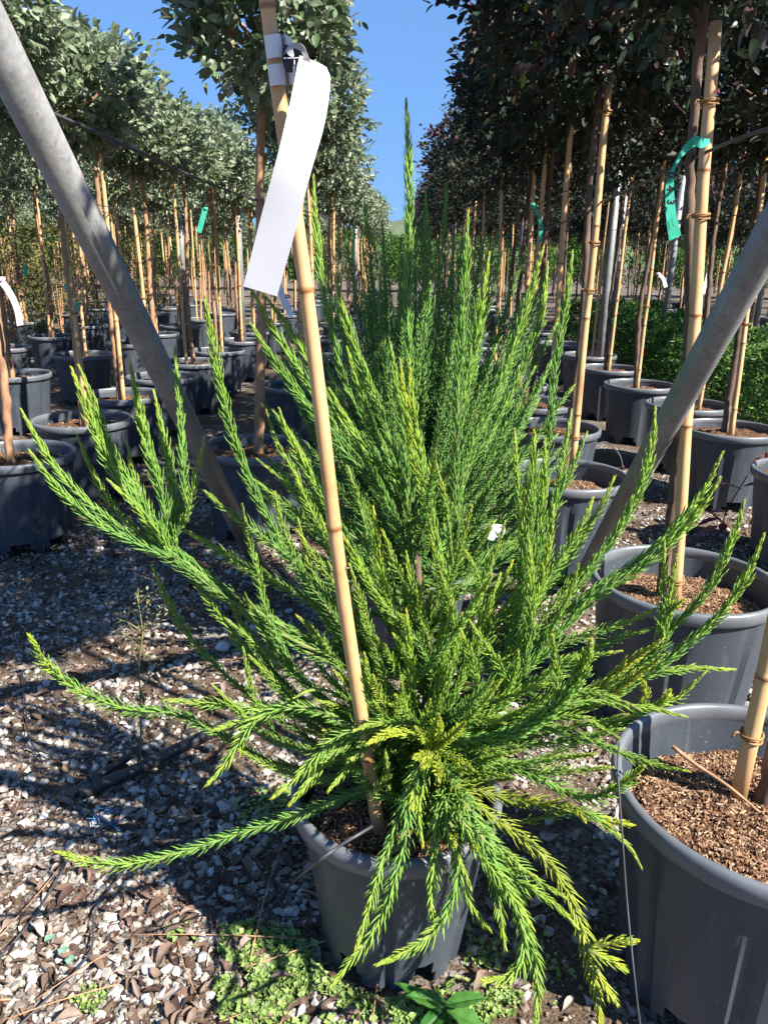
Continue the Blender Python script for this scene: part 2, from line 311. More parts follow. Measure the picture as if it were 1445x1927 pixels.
# ------------------------------------------------------------------ pots
def pot_proto(Rt, Rb, H, npan, soil_drop, chips=0, seg=96, seed=1, tilt=0.0):
    r_ = np.random.default_rng(seed)
    root = empty('plant_pot')
    zs = [0, .03, .062, .08]+list(np.linspace(.1, H-.03, 5))+[H-.004]
    prof = [(Rb+(Rt-.012-Rb)*(z/H), z) for z in zs]
    per = seg//npan
    def rmod(a, z):
        j = np.arange(seg) % per; d = np.zeros(seg)
        d[(j == 0) | (j == 1)] = -.010; d[j == 2] = -.0; d[j == per//2] += .0015
        w = np.clip((H-.04-z)/.03, 0, 1); return d[None]*w[:, None]
    notch = lambda i, j: (i < 2 and (j % per) in range(per//2-2, per//2+2)) or (i == 0 and (j % per) in (per//2-3, per//2+2))
    V, F = lathe_vf(prof, seg, False, rmod, notch)
    n0 = len(V); V = np.vstack([V, [[0, 0, .062]]]); F.append(np.array([(2*seg+j, 2*seg+(j+1) % seg, n0) for j in range(seg)])[:, ::-1])
    w = build('wall', V, F, M['pot'], root)
    so = w.modifiers.new('thickness', 'SOLIDIFY'); so.thickness = .004; so.offset = -1; es = w.modifiers.new('crisp_edges', 'EDGE_SPLIT'); es.split_angle = R(22)
    a = Rt
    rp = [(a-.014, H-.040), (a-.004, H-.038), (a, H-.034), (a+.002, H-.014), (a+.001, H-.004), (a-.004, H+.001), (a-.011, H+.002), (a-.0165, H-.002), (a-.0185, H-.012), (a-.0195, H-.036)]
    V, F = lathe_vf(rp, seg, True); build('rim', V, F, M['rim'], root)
    # soil
    sz = H-soil_drop; rs = Rt-.026-(Rt-Rb)*soil_drop/H*.9; rr = np.linspace(0, 1, 15); sg = 48; A = np.linspace(0, 2*np.pi, sg, endpoint=False)
    Rg, Ag = np.meshgrid(rr*rs, A, indexing='ij'); X, Y = Rg*np.cos(Ag), Rg*np.sin(Ag)
    fz = lambda x, y: sz+.018*(1-np.clip((x*x+y*y)/(rs*rs), 0, 1))+.007*np.sin(x*38+seed)*np.sin(y*33+2*seed)+.004*np.sin(x*90)*np.sin(y*85)
    Z = fz(X, Y)
    V = np.stack([X, Y, Z], -1).reshape(-1, 3)
    V[:, 2] += .004*r_.standard_normal(len(V)); V[:sg, 2] = V[0, 2]
    V = V[sg-1:]; V[0] = [0, 0, V[0, 2]]
    i, j = np.meshgrid(np.arange(13), np.arange(sg), indexing='ij'); q = 1+i*sg+j; q2 = 1+i*sg+(j+1) % sg
    F = [np.stack([q, q+sg, q2+sg, q2], -1).reshape(-1, 4), np.array([(0, 1+k, 1+(k+1) % sg) for k in range(sg)])]
    s = build('soil', V, F, M['soil'], root)
    if chips:
        t = r_.random(chips); rad = rs*np.sqrt(r_.random(chips))*.99; th = r_.random(chips)*2*np.pi
        x, y = rad*np.cos(th), rad*np.sin(th); z = fz(x, y)+.003+.003*r_.random(chips)
        d = np.stack([r_.standard_normal(chips), r_.standard_normal(chips), .35*r_.standard_normal(chips)], 1)
        B = basis(d, roll=r_.random(chips)*6.28); sc = np.stack([.0028+.008*r_.random(chips)**3, .0009+.0022*r_.random(chips)**1.5, .0006+.0014*r_.random(chips)], 1)
        tv = np.array([[-1, -.6, -1], [-1, .7, -1], [1, .3, -.8], [.9, -.5, -1], [-.9, -.5, 1], [-1, .5, .8], [.8, .4, 1], [1, -.3, .7]], float)
        tf = [np.array([(0, 1, 2, 3), (4, 7, 6, 5), (0, 3, 7, 4), (1, 5, 6, 2), (0, 4, 5, 1), (3, 2, 6, 7)])]
        V, F = scatter(tv, tf, B*sc[:, None, :], np.stack([x, y, z], 1))
        k = build('bark_chips', V, F, M['chip'], s, {'v': np.repeat(t, 8)}, False); k['kind'] = 'stuff'
    root['soilz'] = 0.0
    del root['soilz']
    return root
pot_big_chips = pot_proto(.275, .215, .45, 8, .10, 9500, seed=3)
pot_main = pot_proto(.205, .142, .365, 6, .045, 4000, 96, 5)
pot_big = pot_proto(.275, .215, .45, 8, .05, 0, 64, 4)
pot_big2 = pot_proto(.275, .215, .45, 8, .06, 500, 64, 6)
for p_ in (pot_big_chips, pot_main, pot_big, pot_big2): remember(p_)
used = set()
def place(proto, loc, rz, label, cat, group=None, scale=None):
    if proto.name in used: o = copy_tree(proto)
    else: o = proto; used.add(proto.name)
    o.location = loc; o.rotation_euler.z = rz
    if scale: o.scale = scale
    for k in ('label', 'category', 'group'):
        if k in o: del o[k]
    return tag(o, label, cat, group)

# ------------------------------------------------------------------ canes, trunks
def cane(a, b, r0, label, group=None, ties=(), node=.36, k=12, seed=0, phase=.1, curve=0.0, taper=.16, nodes=None):
    a, b = np.asarray(a, float), np.asarray(b, float); L = np.linalg.norm(b-a); r_ = np.random.default_rng(seed)
    given = nodes; nodes = list(nodes or []); s = phase
    while not given and s < L: nodes.append(s); s += node*(.85+.3*r_.random())
    ss = set(np.linspace(0, L, 14)); 
    for q in nodes: ss |= {q-.012, q-.004, q-.001, q+.002, q+.008}
    s = np.array(sorted(x for x in ss if 0 <= x <= L))
    side = norm(np.cross(b-a, [0, 1, .2])); wob = curve*np.sin(s/L*np.pi)
    kink = np.zeros_like(s)
    for i, q in enumerate(nodes): kink += (.0025*(-1)**i)*np.clip((s-q)/.3, 0, 1)*np.clip((q+.6-s)/.3, 0, 1)
    c = a+(b-a)*(s/L)[:, None]+side*(wob+kink)[:, None]
    r = r0*(1-taper*s/L); v = np.full(len(s), .5)
    for q in nodes:
        r = r+r0*.11*np.exp(-((s-q-.001)/.003)**2)-r0*.03*np.exp(-((s-q+.009)/.006)**2); v = np.maximum(v, np.where(np.abs(s-q) < .0025, .95, .5))
    V, F = tube_vf(c, r, k); vv = np.r_[np.repeat(v, k), .5, .5]
    o = build('bamboo_cane', V, F, M['bamboo'], None, {'v': vv}); tag(o, label, 'cane', group)
    for t in ties:
        q = np.array([np.interp(t*L, s, c[:, i]) for i in range(3)]); th = np.linspace(0, 2*np.pi, 19)[:-1]; ax = norm(b-a)
        u = norm(np.cross(ax, [0, 1, 0])); w = np.cross(ax, u); mb = MB()
        for d in (-.004, .0, .004):
            ring = q+ax*(d+.004*np.sin(th+d*900))[:, None]+(r0*1.05+.003)*(np.cos(th)[:, None]*u*1.02+np.sin(th)[:, None]*w)
            V, F = tube_vf(np.vstack([ring, ring[:1]]), .0022, 5, False); mb.add(V, F)
        V, F = tube_vf(spline([q+u*(r0+.002), q+u*(r0+.014)+ax*.006, q+u*(r0+.02)-ax*.006], n=6), .0025, 5); mb.add(V, F)
        mb.obj('tie', M['tie'], o)
    return o
def trunk_vf(pts, r0, r1, k=9, seed=0, wob=.004):
    r_ = np.random.default_rng(seed); c = spline(pts, .03); c[1:-1] += wob*r_.standard_normal((len(c)-2, 3))*.5
    L = np.linspace(0, 1, len(c)); return tube_vf(c, (r0+(r1-r0)*L)*(1+.06*np.sin(L*37+seed)+.05*r_.standard_normal(len(c))), k)

# ------------------------------------------------------------------ leaf crowns
def leaf_t(w=.28, fold=.12, curl=.1, hi=True):
    if hi:
        xs = np.array([0, .18, .5, .82, 1]); ww = np.array([0, .75, 1, .62, 0])*w
        V = [(x, 0, -curl*x*x) for x in xs]
        for s in (1, -1):
            for i in (1, 2, 3): V.append((xs[i], s*ww[i], fold*ww[i]/w-curl*xs[i]**2))
        F4 = [(1, 2, 6, 5), (2, 3, 7, 6), (1, 8, 9, 2), (2, 9, 10, 3)]; F3 = [(0, 1, 5), (3, 4, 7), (0, 8, 1), (3, 10, 4)]
        return np.array(V, float), [np.array(F4), np.array(F3)]
    V = [(0, 0, 0), (.5, w, fold), (1, 0, -curl), (.5, -w, fold), (.5, 0, -.02)]
    return np.array(V, float), [np.array([(0, 4, 1), (4, 2, 1), (0, 3, 4), (4, 3, 2)])]
LEAF_HI, LEAF_LO = leaf_t(), leaf_t(hi=False)
def crown_leaves(rx, rz, ntwig, per, llen, seed, up=.35, shell=.55, lump=.16, square=2.6, spike=0.0):
    """positions and rotation*scale of the leaves of a crown centred on the origin"""
    r_ = np.random.default_rng(seed); d = norm(r_.standard_normal((ntwig, 3)))
    e = (np.abs(d[:, 0]/rx)**square+np.abs(d[:, 1]/rx)**square+np.abs(d[:, 2]/rz)**square)**(-1/square)
    ph = r_.random(6)*6.28
    lum = 1+lump*(np.sin(d[:, 0]*5+ph[0])*np.sin(d[:, 1]*5+ph[1])+.7*np.sin(d[:, 2]*9+ph[2])*np.sin(d[:, 0]*8+ph[3])+.5*np.sin(d[:, 1]*14+ph[4])*np.sin(d[:, 2]*13+ph[5]))
    f = 1-(1-shell)*r_.random(ntwig)**1.7
    p = d*(e*lum*f)[:, None]
    out = norm(d+np.array([0, 0, up])+.6*r_.standard_normal((ntwig, 3)))
    tl = llen*per*.30*(.6+.8*r_.random(ntwig)); sp = (r_.random(ntwig) < spike); tl = tl*np.where(sp, 2.2, 1)
    pos, dirs, top, tips = [], [], [], []
    for i in range(per):
        s = (i+.3)/per; q = p+out*(tl*s)[:, None]
        side = norm(np.cross(out, r_.standard_normal((ntwig, 3)))); dd = norm(out*.75+side*(.9 if i < per-1 else .3))
        pos.append(q); dirs.append(dd); tips.append(np.where(sp, s, 0))
    pos = np.vstack(pos); dirs = np.vstack(dirs); tips = np.concatenate(tips); N = len(pos)
    B = basis(dirs, roll=.9*r_.standard_normal(N)); sc = llen*(.45+.85*r_.random(N))
    return pos, B*sc[:, None, None], tips
def crown_obj(name, pos, B, mat_, parent, tmpl, seed, v=None):
    r_ = np.random.default_rng(seed); V, F = scatter(tmpl[0], tmpl[1], B, pos)
    if v is None: v = r_.beta(2, 2.4, len(pos))
    o = build(name, V, F, mat_, parent, {'v': np.repeat(v, len(tmpl[0]))}); o['kind'] = 'stuff'; return o
def limbs(parent, z0, cz, rx, rz, n, r, mat_, seed):
    r_ = np.random.default_rng(seed); mb = MB()
    for i in range(n):
        a = i*2.4+r_.random(); e = np.array([rx*.75*np.cos(a), rx*.75*np.sin(a), cz+rz*(r_.random()*1.3-.45)])
        s = np.array([0, 0, z0-.06*r_.random()]); m = (s+e)/2+np.array([.06*np.cos(a), .06*np.sin(a), -.03])
        V, F = tube_vf(spline([s, m, e], n=8), np.linspace(r, r*.3, 8), 6); mb.add(V, F)
    return mb.obj('limb', mat_, parent)
TREE_CZ, TREE_RZ = 2.40, .40
def tree_proto(kind, seed, near, rx, rz, cz, h0=.38):
    root = empty('standard_tree'); r_ = np.random.default_rng(seed)
    tm, cm = (M['trunk_fei'], M['fei']) if kind == 'fei' else (M['trunk_lor'], M['lor'])
    zt = cz-rz*.55; w = .02
    V, F = trunk_vf([(0, 0, h0-.05), (w*r_.standard_normal(), w*r_.standard_normal(), 1.0), (w*r_.standard_normal(), w*r_.standard_normal(), 1.55), (0, 0, zt), (.02, 0, cz)], .021, .012, 9, seed)
    build('trunk', V, F, tm, root); limbs(root, zt, cz, rx, rz, 9, .011, tm, seed)
    if kind == 'fei': pos, B, tips = crown_leaves(rx, rz, 980 if near else 560, 7, .047 if near else .056, seed, .3, .5, .15)
    else: pos, B, tips = crown_leaves(rx, rz, 1150 if near else 620, 6, .048 if near else .06, seed, .2, .5, .13, 2.3, .05)
    pos = pos+np.array([0, 0, cz]); v = r_.beta(2, 2.4, len(pos))
    if kind == 'lor': v = np.clip(v*.78+.12*(pos[:, 2] > cz+.05)+.6*tips*(pos[:, 2] > cz-.15), 0, 1)
    crown_obj('crown', pos, B, cm, root, LEAF_HI if near else LEAF_LO, seed, v)
    remember(root); return root
def near_tree(kind, seed, base, top, label, rx, rz, cz, nleaf=240, group=None, tr=.021):
    """a tree of its own whose 240 most visible leaves are parts"""
    root = empty('standard_tree', (base[0], base[1], 0)); r_ = np.random.default_rng(seed); b = np.array([0, 0, 0.])
    tm, cm, lm = (M['trunk_fei'], M['fei'], M['fei1']) if kind == 'fei' else (M['trunk_lor'], M['lor'], M['lor1'])
    t = np.array([top[0]-base[0], top[1]-base[1], 0]); zt = cz-rz*.55
    pts = [np.array([0, 0, base[2]-.05]), t*.3+[.012, 0, .4*zt+.2], t*.7+[-.012, .01, .7*zt+.1], t+[0, 0, zt], t+[.02, 0, cz]]
    V, F = trunk_vf(pts, tr, tr*.62, 12, seed, .003); build('trunk', V, F, tm, root)
    pos, B, tips = crown_leaves(rx, rz, 850 if kind == 'fei' else 1500, 6, .056 if kind == 'fei' else .047, seed, .3 if kind == 'fei' else .15, .5, .13, 2.5, .0 if kind == 'fei' else .05)
    pos = pos+t+np.array([0, 0, cz]); v = r_.beta(2, 2.4, len(pos))
    if kind == 'lor': v = np.clip(v*.78+.12*(pos[:, 2] > cz+.05)+.6*tips*(pos[:, 2] > cz-.15), 0, 1)
    lb = limbs(root, zt, cz, rx, rz, 11, .012, tm, seed); lb.location = t
    # the leaves that show: in the frame and nearest the photograph's side of the crown
    W = pos+np.array([base[0], base[1], 0]); C = np.array(CM.to_3x3().inverted()); q = (W-np.array(CAM))@C.T
    px = q[:, 0]/-q[:, 2]*FPX+CX; py = -q[:, 1]/-q[:, 2]*FPX+CY
    ok = (px > 0) & (px < 1445) & (py > 0) & (py < 1927) & (q[:, 2] < 0)
    idx = np.argsort(np.where(ok, -q[:, 2], 1e9))[:nleaf]; idx = idx[ok[idx]]
    keep = np.ones(len(pos), bool); keep[idx] = False
    crown_obj('crown', pos[keep], B[keep], cm, root, LEAF_HI, seed, v[keep])
    if len(idx):
        proto = build('leaf', LEAF_HI[0], LEAF_HI[1], lm, root)
        for n_, i in enumerate(idx):
            o = proto if n_ == 0 else proto.copy()
            if n_: col.objects.link(o); o.parent = root
            m4 = Matrix.Identity(4)
            for a in range(3):
                for c in range(3): m4[a][c] = B[i][a, c]
                m4[a][3] = pos[i][a]
            o.matrix_local = m4
    return tag(root, label, 'tree', group)

# ------------------------------------------------------------------ main row ends, near pots
potA = PH(1447, 1478, .45); potB = PH(1288, 1085, .45); potC = PH(1066, 890, .45)
potA[2] = potB[2] = potC[2] = 0
place(pot_big_chips, potA, .35, 'large grey pot of rust brown bark beside the conifer, a grey wire before it', 'pot')
place(pot_big_chips, potB, 1.2, 'grey pot with dark bark soil holding the cane with the teal 043 label', 'pot')
place(pot_big_chips, potC, 2.2, 'grey pot with a pale sunlit rim in which the slanting pole almost ends', 'pot')
potMc = PH(746, 1480, .365); potMc[2] = 0
place(pot_main, potMc, .42, 'smaller slate grey pot holding the bright green conifer, feet on the liverwort', 'pot')
potL = PH(478, 838, .45); potL[2] = 0
place(pot_big2, potL, .8, 'dark grey pot at foot of the tan trunk, crossed by the slanting pole', 'pot')

# canes
MC0, MC1 = PH(717, 1592, .30), P(499, -60, 1.035)
def along(py):
    t = np.linspace(0, 1, 2001)[:, None]; q = (MC0+(MC1-MC0)*t-np.array(CAM))@np.array(CM.to_3x3()); yy = CY-q[:, 1]/-q[:, 2]*FPX
    return float(t[np.argmin(np.abs(yy-py)), 0]*np.linalg.norm(MC1-MC0))
cane(MC0, MC1, .0128, 'tilted tan bamboo cane in the conifer pot, wrapped with the white label', None, (), .40, 16, 1, .505, .006, .28, [along(1425), along(993), along(546), along(12)])
bA = PH(1392, 1480, .40); cane(bA-[0, 0, .06], bA+np.array([.03, -.02, 2.0]), .0155, 'thick bamboo cane with brown raffia tie in the pot of rust brown bark', None, (.085,), .42, 16, 2, .3)
bB = P(1274, 1110, potB[1]); cane(bB-[0, 0, .06], P(1345, 40, potB[1]-.02), .0175, 'thick bamboo cane carrying the teal 043 label', None, (.06, .42, .72, .89), .33, 14, 3, .28)
bC = P(1078, 865, potC[1]-.02); cane(bC-[0, 0, .05], P(1147, 150, potC[1]-.02), .0165, 'thick bamboo cane rising from the pot with the pale sunlit rim', None, (.10, .5, .62, .93), .36, 12, 4, .25)
tA = PH(1438, 1505, .37); near_tree('lor', 31, (tA[0], tA[1], .37), (tA[0]+.06, tA[1]+.02), 'dark bronze standard tree rooted in the pot of rust brown bark', .40, .36, 2.68, 240, None, .017)
near_tree('lor', 32, (bB[0]-.028, bB[1]+.045, .40), (P(1345, 40, potB[1])[0]-.015, bB[1]+.05), 'dark bronze standard tree tied to the cane with the teal 043 label', .52, .46, 2.44, 300, None, .017)
near_tree('lor', 33, (bC[0]-.022, bC[1]+.05, .40), (P(1147, 150, potC[1])[0]-.01, bC[1]+.06), 'dark bronze standard tree in the pot with the pale sunlit rim', .55, .46, 2.46, 300, None, .017)
tL = P(484, 800, potL[1]); near_tree('fei', 41, (tL[0], tL[1], .42), (P(478, 200, potL[1])[0]+.05, tL[1]), 'grey-green standard tree with tan trunk, crown behind the white label', .30, .42, 2.42, 300, None, .026)

# ------------------------------------------------------------------ the rows behind
fei = [tree_proto('fei', 50+i, True, .37, .21, 2.21+.02*i) for i in range(3)]+[tree_proto('fei', 60+i, False, .38, .22, 2.21+.03*i) for i in range(2)]
lor = [tree_proto('lor', 70+i, True, .52, .45, 2.42) for i in range(2)]+[tree_proto('lor', 80+i, False, .53, .46, 2.38+.05*i) for i in range(3)]
def cane_proto(seed):
    o = cane((0, 0, .36), (0.03*(seed % 3-1), .02, 2.05), .0155, 'x', None, (.4,), .36, 8, seed, .2); remember(o); return o
canes = [cane_proto(90+i) for i in range(4)]
rr = random.Random(5)
def station(kind, x, y, tp, scale=1.0, treelabel='', grp='', potlabel='', potgrp='', canelabel='', canegrp='', tilt=.03, doublecane=False):
    p = place(rr.choice([pot_big, pot_big2]), (x, y, 0), rr.random()*6, potlabel, 'pot', potgrp)
    dx, dy = rr.uniform(-.03, .03), rr.uniform(-.03, .03)
    t = place(tp, (x+dx, y+dy, 0), rr.random()*6.28, treelabel, 'tree', grp); t.rotation_euler = (rr.uniform(-tilt, tilt), rr.uniform(-tilt, tilt), t.rotation_euler.z)
    s = scale*rr.uniform(.95, 1.05); t.scale = (1, 1, s)
    c = place(rr.choice(canes), (x+dx+rr.uniform(-.05, .05), y+dy-.04, 0), rr.random()*6.28, canelabel, 'cane', canegrp)
    c.rotation_euler = (rr.uniform(-tilt, tilt), rr.uniform(-tilt, tilt), c.rotation_euler.z)
ORD = ['first', 'second', 'third', 'fourth', 'fifth', 'sixth', 'seventh', 'eighth']
ROW = ['row edging the aisle', 'second row from the aisle', 'third row from the aisle', 'fourth row from the aisle', 'fifth row from the aisle', 'far rows behind']
def stand(kind, row, i, x, y, near):
    adj = 'grey-green' if kind == 'fei' else 'dark bronze'; pool = fei if kind == 'fei' else lor; ns = 3 if kind == 'fei' else 2
    which = (ORD[i]+' ') if (row < 3 and i < 8) else 'far '
    w = f'{which}%s in the {ROW[row]}'
    station(kind, x, y, rr.choice(pool[:ns] if near else pool[ns:]), 1,
            w % (adj+' standard tree'), f'{adj} standards', w % f'grey pot under the {adj} trees', f'pots of the {adj} standards', w % f'cane at the {adj} trees', f'canes of the {adj} standards')
def backdrop(kind, x, y):
    adj = 'grey-green' if kind == 'fei' else 'dark bronze'; pool = fei[3:] if kind == 'fei' else lor[2:]
    t = place(rr.choice(pool), (x, y, 0), rr.random()*6.28, f'distant {adj} standard tree at the end of the rows', 'tree', f'distant {adj} standards'); t.scale = (1, 1, rr.uniform(.93, 1.05))
    if rr.random() < .5: return
    c = place(rr.choice(canes), (x+rr.uniform(-.08, .08), y-.05, 0), rr.random()*6.28, f'distant cane among the {adj} trees at the end of the rows', 'cane', f'distant canes of the {adj} standards'); c.rotation_euler.x = rr.uniform(-.04, .04); c.rotation_euler.y = rr.uniform(-.04, .04)
# row beside the aisle, left and right (the first tree of each stands in the near pots above)
for i in range(11): stand('fei', 0, i+1, -.74+rr.uniform(-.04, .04), 5.7+i*1.75, i < 2)
for i, y in enumerate([4.35, 5.15, 5.95]): stand('lor', 0, i+3, .90+rr.uniform(-.03, .03), y, True)
for i in range(12): stand('lor', 0, i+6, .92+rr.uniform(-.05, .05), 7.2+i*1.5, False)
# second rows
for i, y in enumerate([3.5, 4.32, 5.15, 6.0, 6.9, 7.8, 8.8]): stand('fei', 1, i, -1.80+rr.uniform(-.05, .05), y, i < 4)
for i in range(9): stand('fei', 1, i+7, -1.80+rr.uniform(-.06, .06), 9.9+i*1.5, False)
for i, y in enumerate([3.45, 4.42, 5.2, 6.05, 7.0, 8.0]): stand('lor', 1, i, 1.95+rr.uniform(-.05, .05), y, i < 2)
for i in range(9): stand('lor', 1, i+6, 1.95+rr.uniform(-.06, .06), 9.1+i*1.5, False)
# third and further rows
for r_i, x in enumerate((-2.88, -4.0, -5.1)):
    for i in range(9): stand('fei', 2+r_i, i, x+rr.uniform(-.1, .1), 4.9+r_i*1.6+i*(1.15+.1*r_i)+rr.uniform(-.15, .15), False)
for r_i, x in enumerate((4.3, 5.5, 6.8)):
    for i in range(8): stand('lor', 2+r_i, i, x+rr.uniform(-.1, .1), 7.2+r_i*2.0+i*(1.4+.1*r_i)+rr.uniform(-.15, .15), False)
for sgn, kind in ((-1, 'fei'), (1, 'lor')):
    for i in range(75):
        y = 14+18*rr.random(); x = sgn*(2.6+rr.random()*(y*.55-1.0))
        backdrop(kind, x, y)

# low green bushes beyond the second row on the right, olive shrubs behind the trunks on the left
def bush_proto(name, seed, rx, h, m_, n, per, ll, cone, stemm):
    root = empty(name); r_ = np.random.default_rng(seed); N = n
    th = r_.random(N)*2*np.pi; s = r_.random(N)**.8; rad = rx*np.sqrt(np.clip(1-(s-.35)**2/.45*(1 if cone else .6), .03, 1))*(.55+.45*r_.random(N)**.4)*(1+.15*np.sin(th*5+s*9))
    p = np.stack([rad*np.cos(th), rad*np.sin(th), .12+s*(h-.12)], 1); d = norm(np.stack([np.cos(th), np.sin(th), np.full(N, 1.1)], 1)+.45*r_.standard_normal((N, 3)))
    pos, dr = [], []
    for i in range(per):
        sd_ = norm(np.cross(d, r_.standard_normal((N, 3)))); pos.append(p+d*(ll*.5*i)); dr.append(norm(d+.8*sd_))
    pos, dr = np.vstack(pos), np.vstack(dr); B = basis(dr, roll=r_.random(len(pos))*6.28)*(ll*(.6+.7*r_.random(len(pos))))[:, None, None]
    t = leaf_t(.20 if cone else .16, .05, .1, False); crown_obj('crown', pos, B, m_, root, t, seed)
    mb = MB()
    for i in range(1 if cone else 4):
        a = r_.random()*6.28; V, F = tube_vf(spline([(0, 0, -.02), (.05*np.cos(a), .05*np.sin(a), h*.4), (.25*rx*np.cos(a), .25*rx*np.sin(a), h*.85)], n=8), np.linspace(.012, .004, 8), 6); mb.add(V, F)
    mb.obj('stem', stemm, root); remember(root); return root
thu = [bush_proto('green_bush', 100+i, .38, .92, M['thuja'], 900, 5, .055, True, M['trunk_lor']) for i in range(2)]
gol = [bush_proto('olive_shrub', 110+i, .42, 1.75, M['gold'], 420, 5, .06, False, M['trunk_fei']) for i in range(2)]
for r_i, x in enumerate((3.05, 3.6)):
    for i in range(9):
        o = place(thu[i % 2], (x+rr.uniform(-.08, .08), 5.9+r_i*.5+i*.85+rr.uniform(-.1, .1), 0), rr.random()*6, 'bright green dense low bush in the hedge beyond the dark pots', 'bush', 'low green bushes')
        o.scale = (1, 1, rr.uniform(.62, .85))
for i in range(16):
    o = place(gol[i % 2], (-4.6-(i % 4)*.95+rr.uniform(-.2, .2), 9.2+(i//4)*1.9+rr.uniform(-.2, .2)+(i % 4)*.3, 0), rr.random()*6, 'olive green airy shrub behind the grey-green standards', 'shrub', 'olive shrubs')
    o.scale = (1, 1, rr.uniform(.85, 1.1))

for i in range(34):
    o = place(thu[i % 2], (-24+i*1.45+rr.uniform(-.3, .3), 33+rr.uniform(-.8, .8), 0), rr.random()*6, 'tall green windbreak bush closing the far end of the rows', 'bush', 'far windbreak bushes'); k_ = rr.uniform(2.2, 2.9); o.scale = (k_, k_, k_)
# ------------------------------------------------------------------ steel braces, posts, wires
def tubeobj(name, pts, r, m, label, cat, k=20, parent=None, group=None, straight=True, cap=True):
    c = np.asarray(pts, float) if straight else spline(pts, .012)
    V, F = tube_vf(c, r, k, cap); o = build(name, V, F, m, parent)
    if label: tag(o, label, cat, group)
    return o
lp0 = PH(492, 1075, .0); lp1 = P(18, 128, 1.42)
d_ = lp1-lp0; brL = tubeobj('brace_pole', [lp0-d_*.02, lp0+d_*.5, lp0+d_*1.55], .0345, M['zinc'], 'galvanised steel brace pole slanting across the tan trunk pot', 'pole')
rp1 = P(1402, 530, 1.75); rpm = P(1190, 915, 2.45); rp0 = rp1+(rpm-rp1)*(rp1[2]/(rp1[2]-rpm[2]))
d_ = rp1-rp0; brR = tubeobj('brace_pole', [rp0-d_*.02, rp0+d_*.5, rp0+d_*2.1], .0365, M['zinc'], 'galvanised steel brace pole slanting past the cane with the 043 label', 'pole')
for x, y, h in ((-1.77, 9.0, 2.6), (2.05, 7.9, 2.6), (-.70, 13.2, 2.6), (3.3, 9.8, 2.6), (3.3, 12.2, 2.6), (1.95, 12.9, 2.6), (4.6, 10.2, 2.6), (.95, 14.0, 2.6), (-2.95, 11.0, 2.6)):
    tubeobj('steel_post', [(x, y, -.05), (x, y, h)], .038, M['zinc'], 'upright galvanised steel post among the trees', 'post', 14, None, 'upright steel posts')
def wire(pts, r, label, cat='wire', m='wire', group=None): return tubeobj('support_wire', pts, r, M[m], label, cat, 6, None, group, False)
wire([P(88, 208, 1.64), P(480, 375, potL[1]-.05), (-.66, 9, 1.72), (-.68, 20, 1.75)], .0042, 'dark support wire running from the brace pole past the tan trunk')
wire([P(1500, 222, 1.75), P(1330, 285, potB[1]-.035), P(1133, 378, potC[1]-.04), P(950, 445, 6.0), (.86, 20, 1.70)], .0042, 'dark support wire crossing the cane with the teal 043 label')
wire([(-1.75, 2.2, 1.58), (-1.78, 5, 1.62), (-1.8, 20, 1.64)], .003, 'dark support wire along the second row of grey-green trees')
wire([(1.93, 2.4, 1.58), (1.95, 5, 1.62), (1.95, 20, 1.64)], .003, 'dark support wire along the second row of bronze trees')

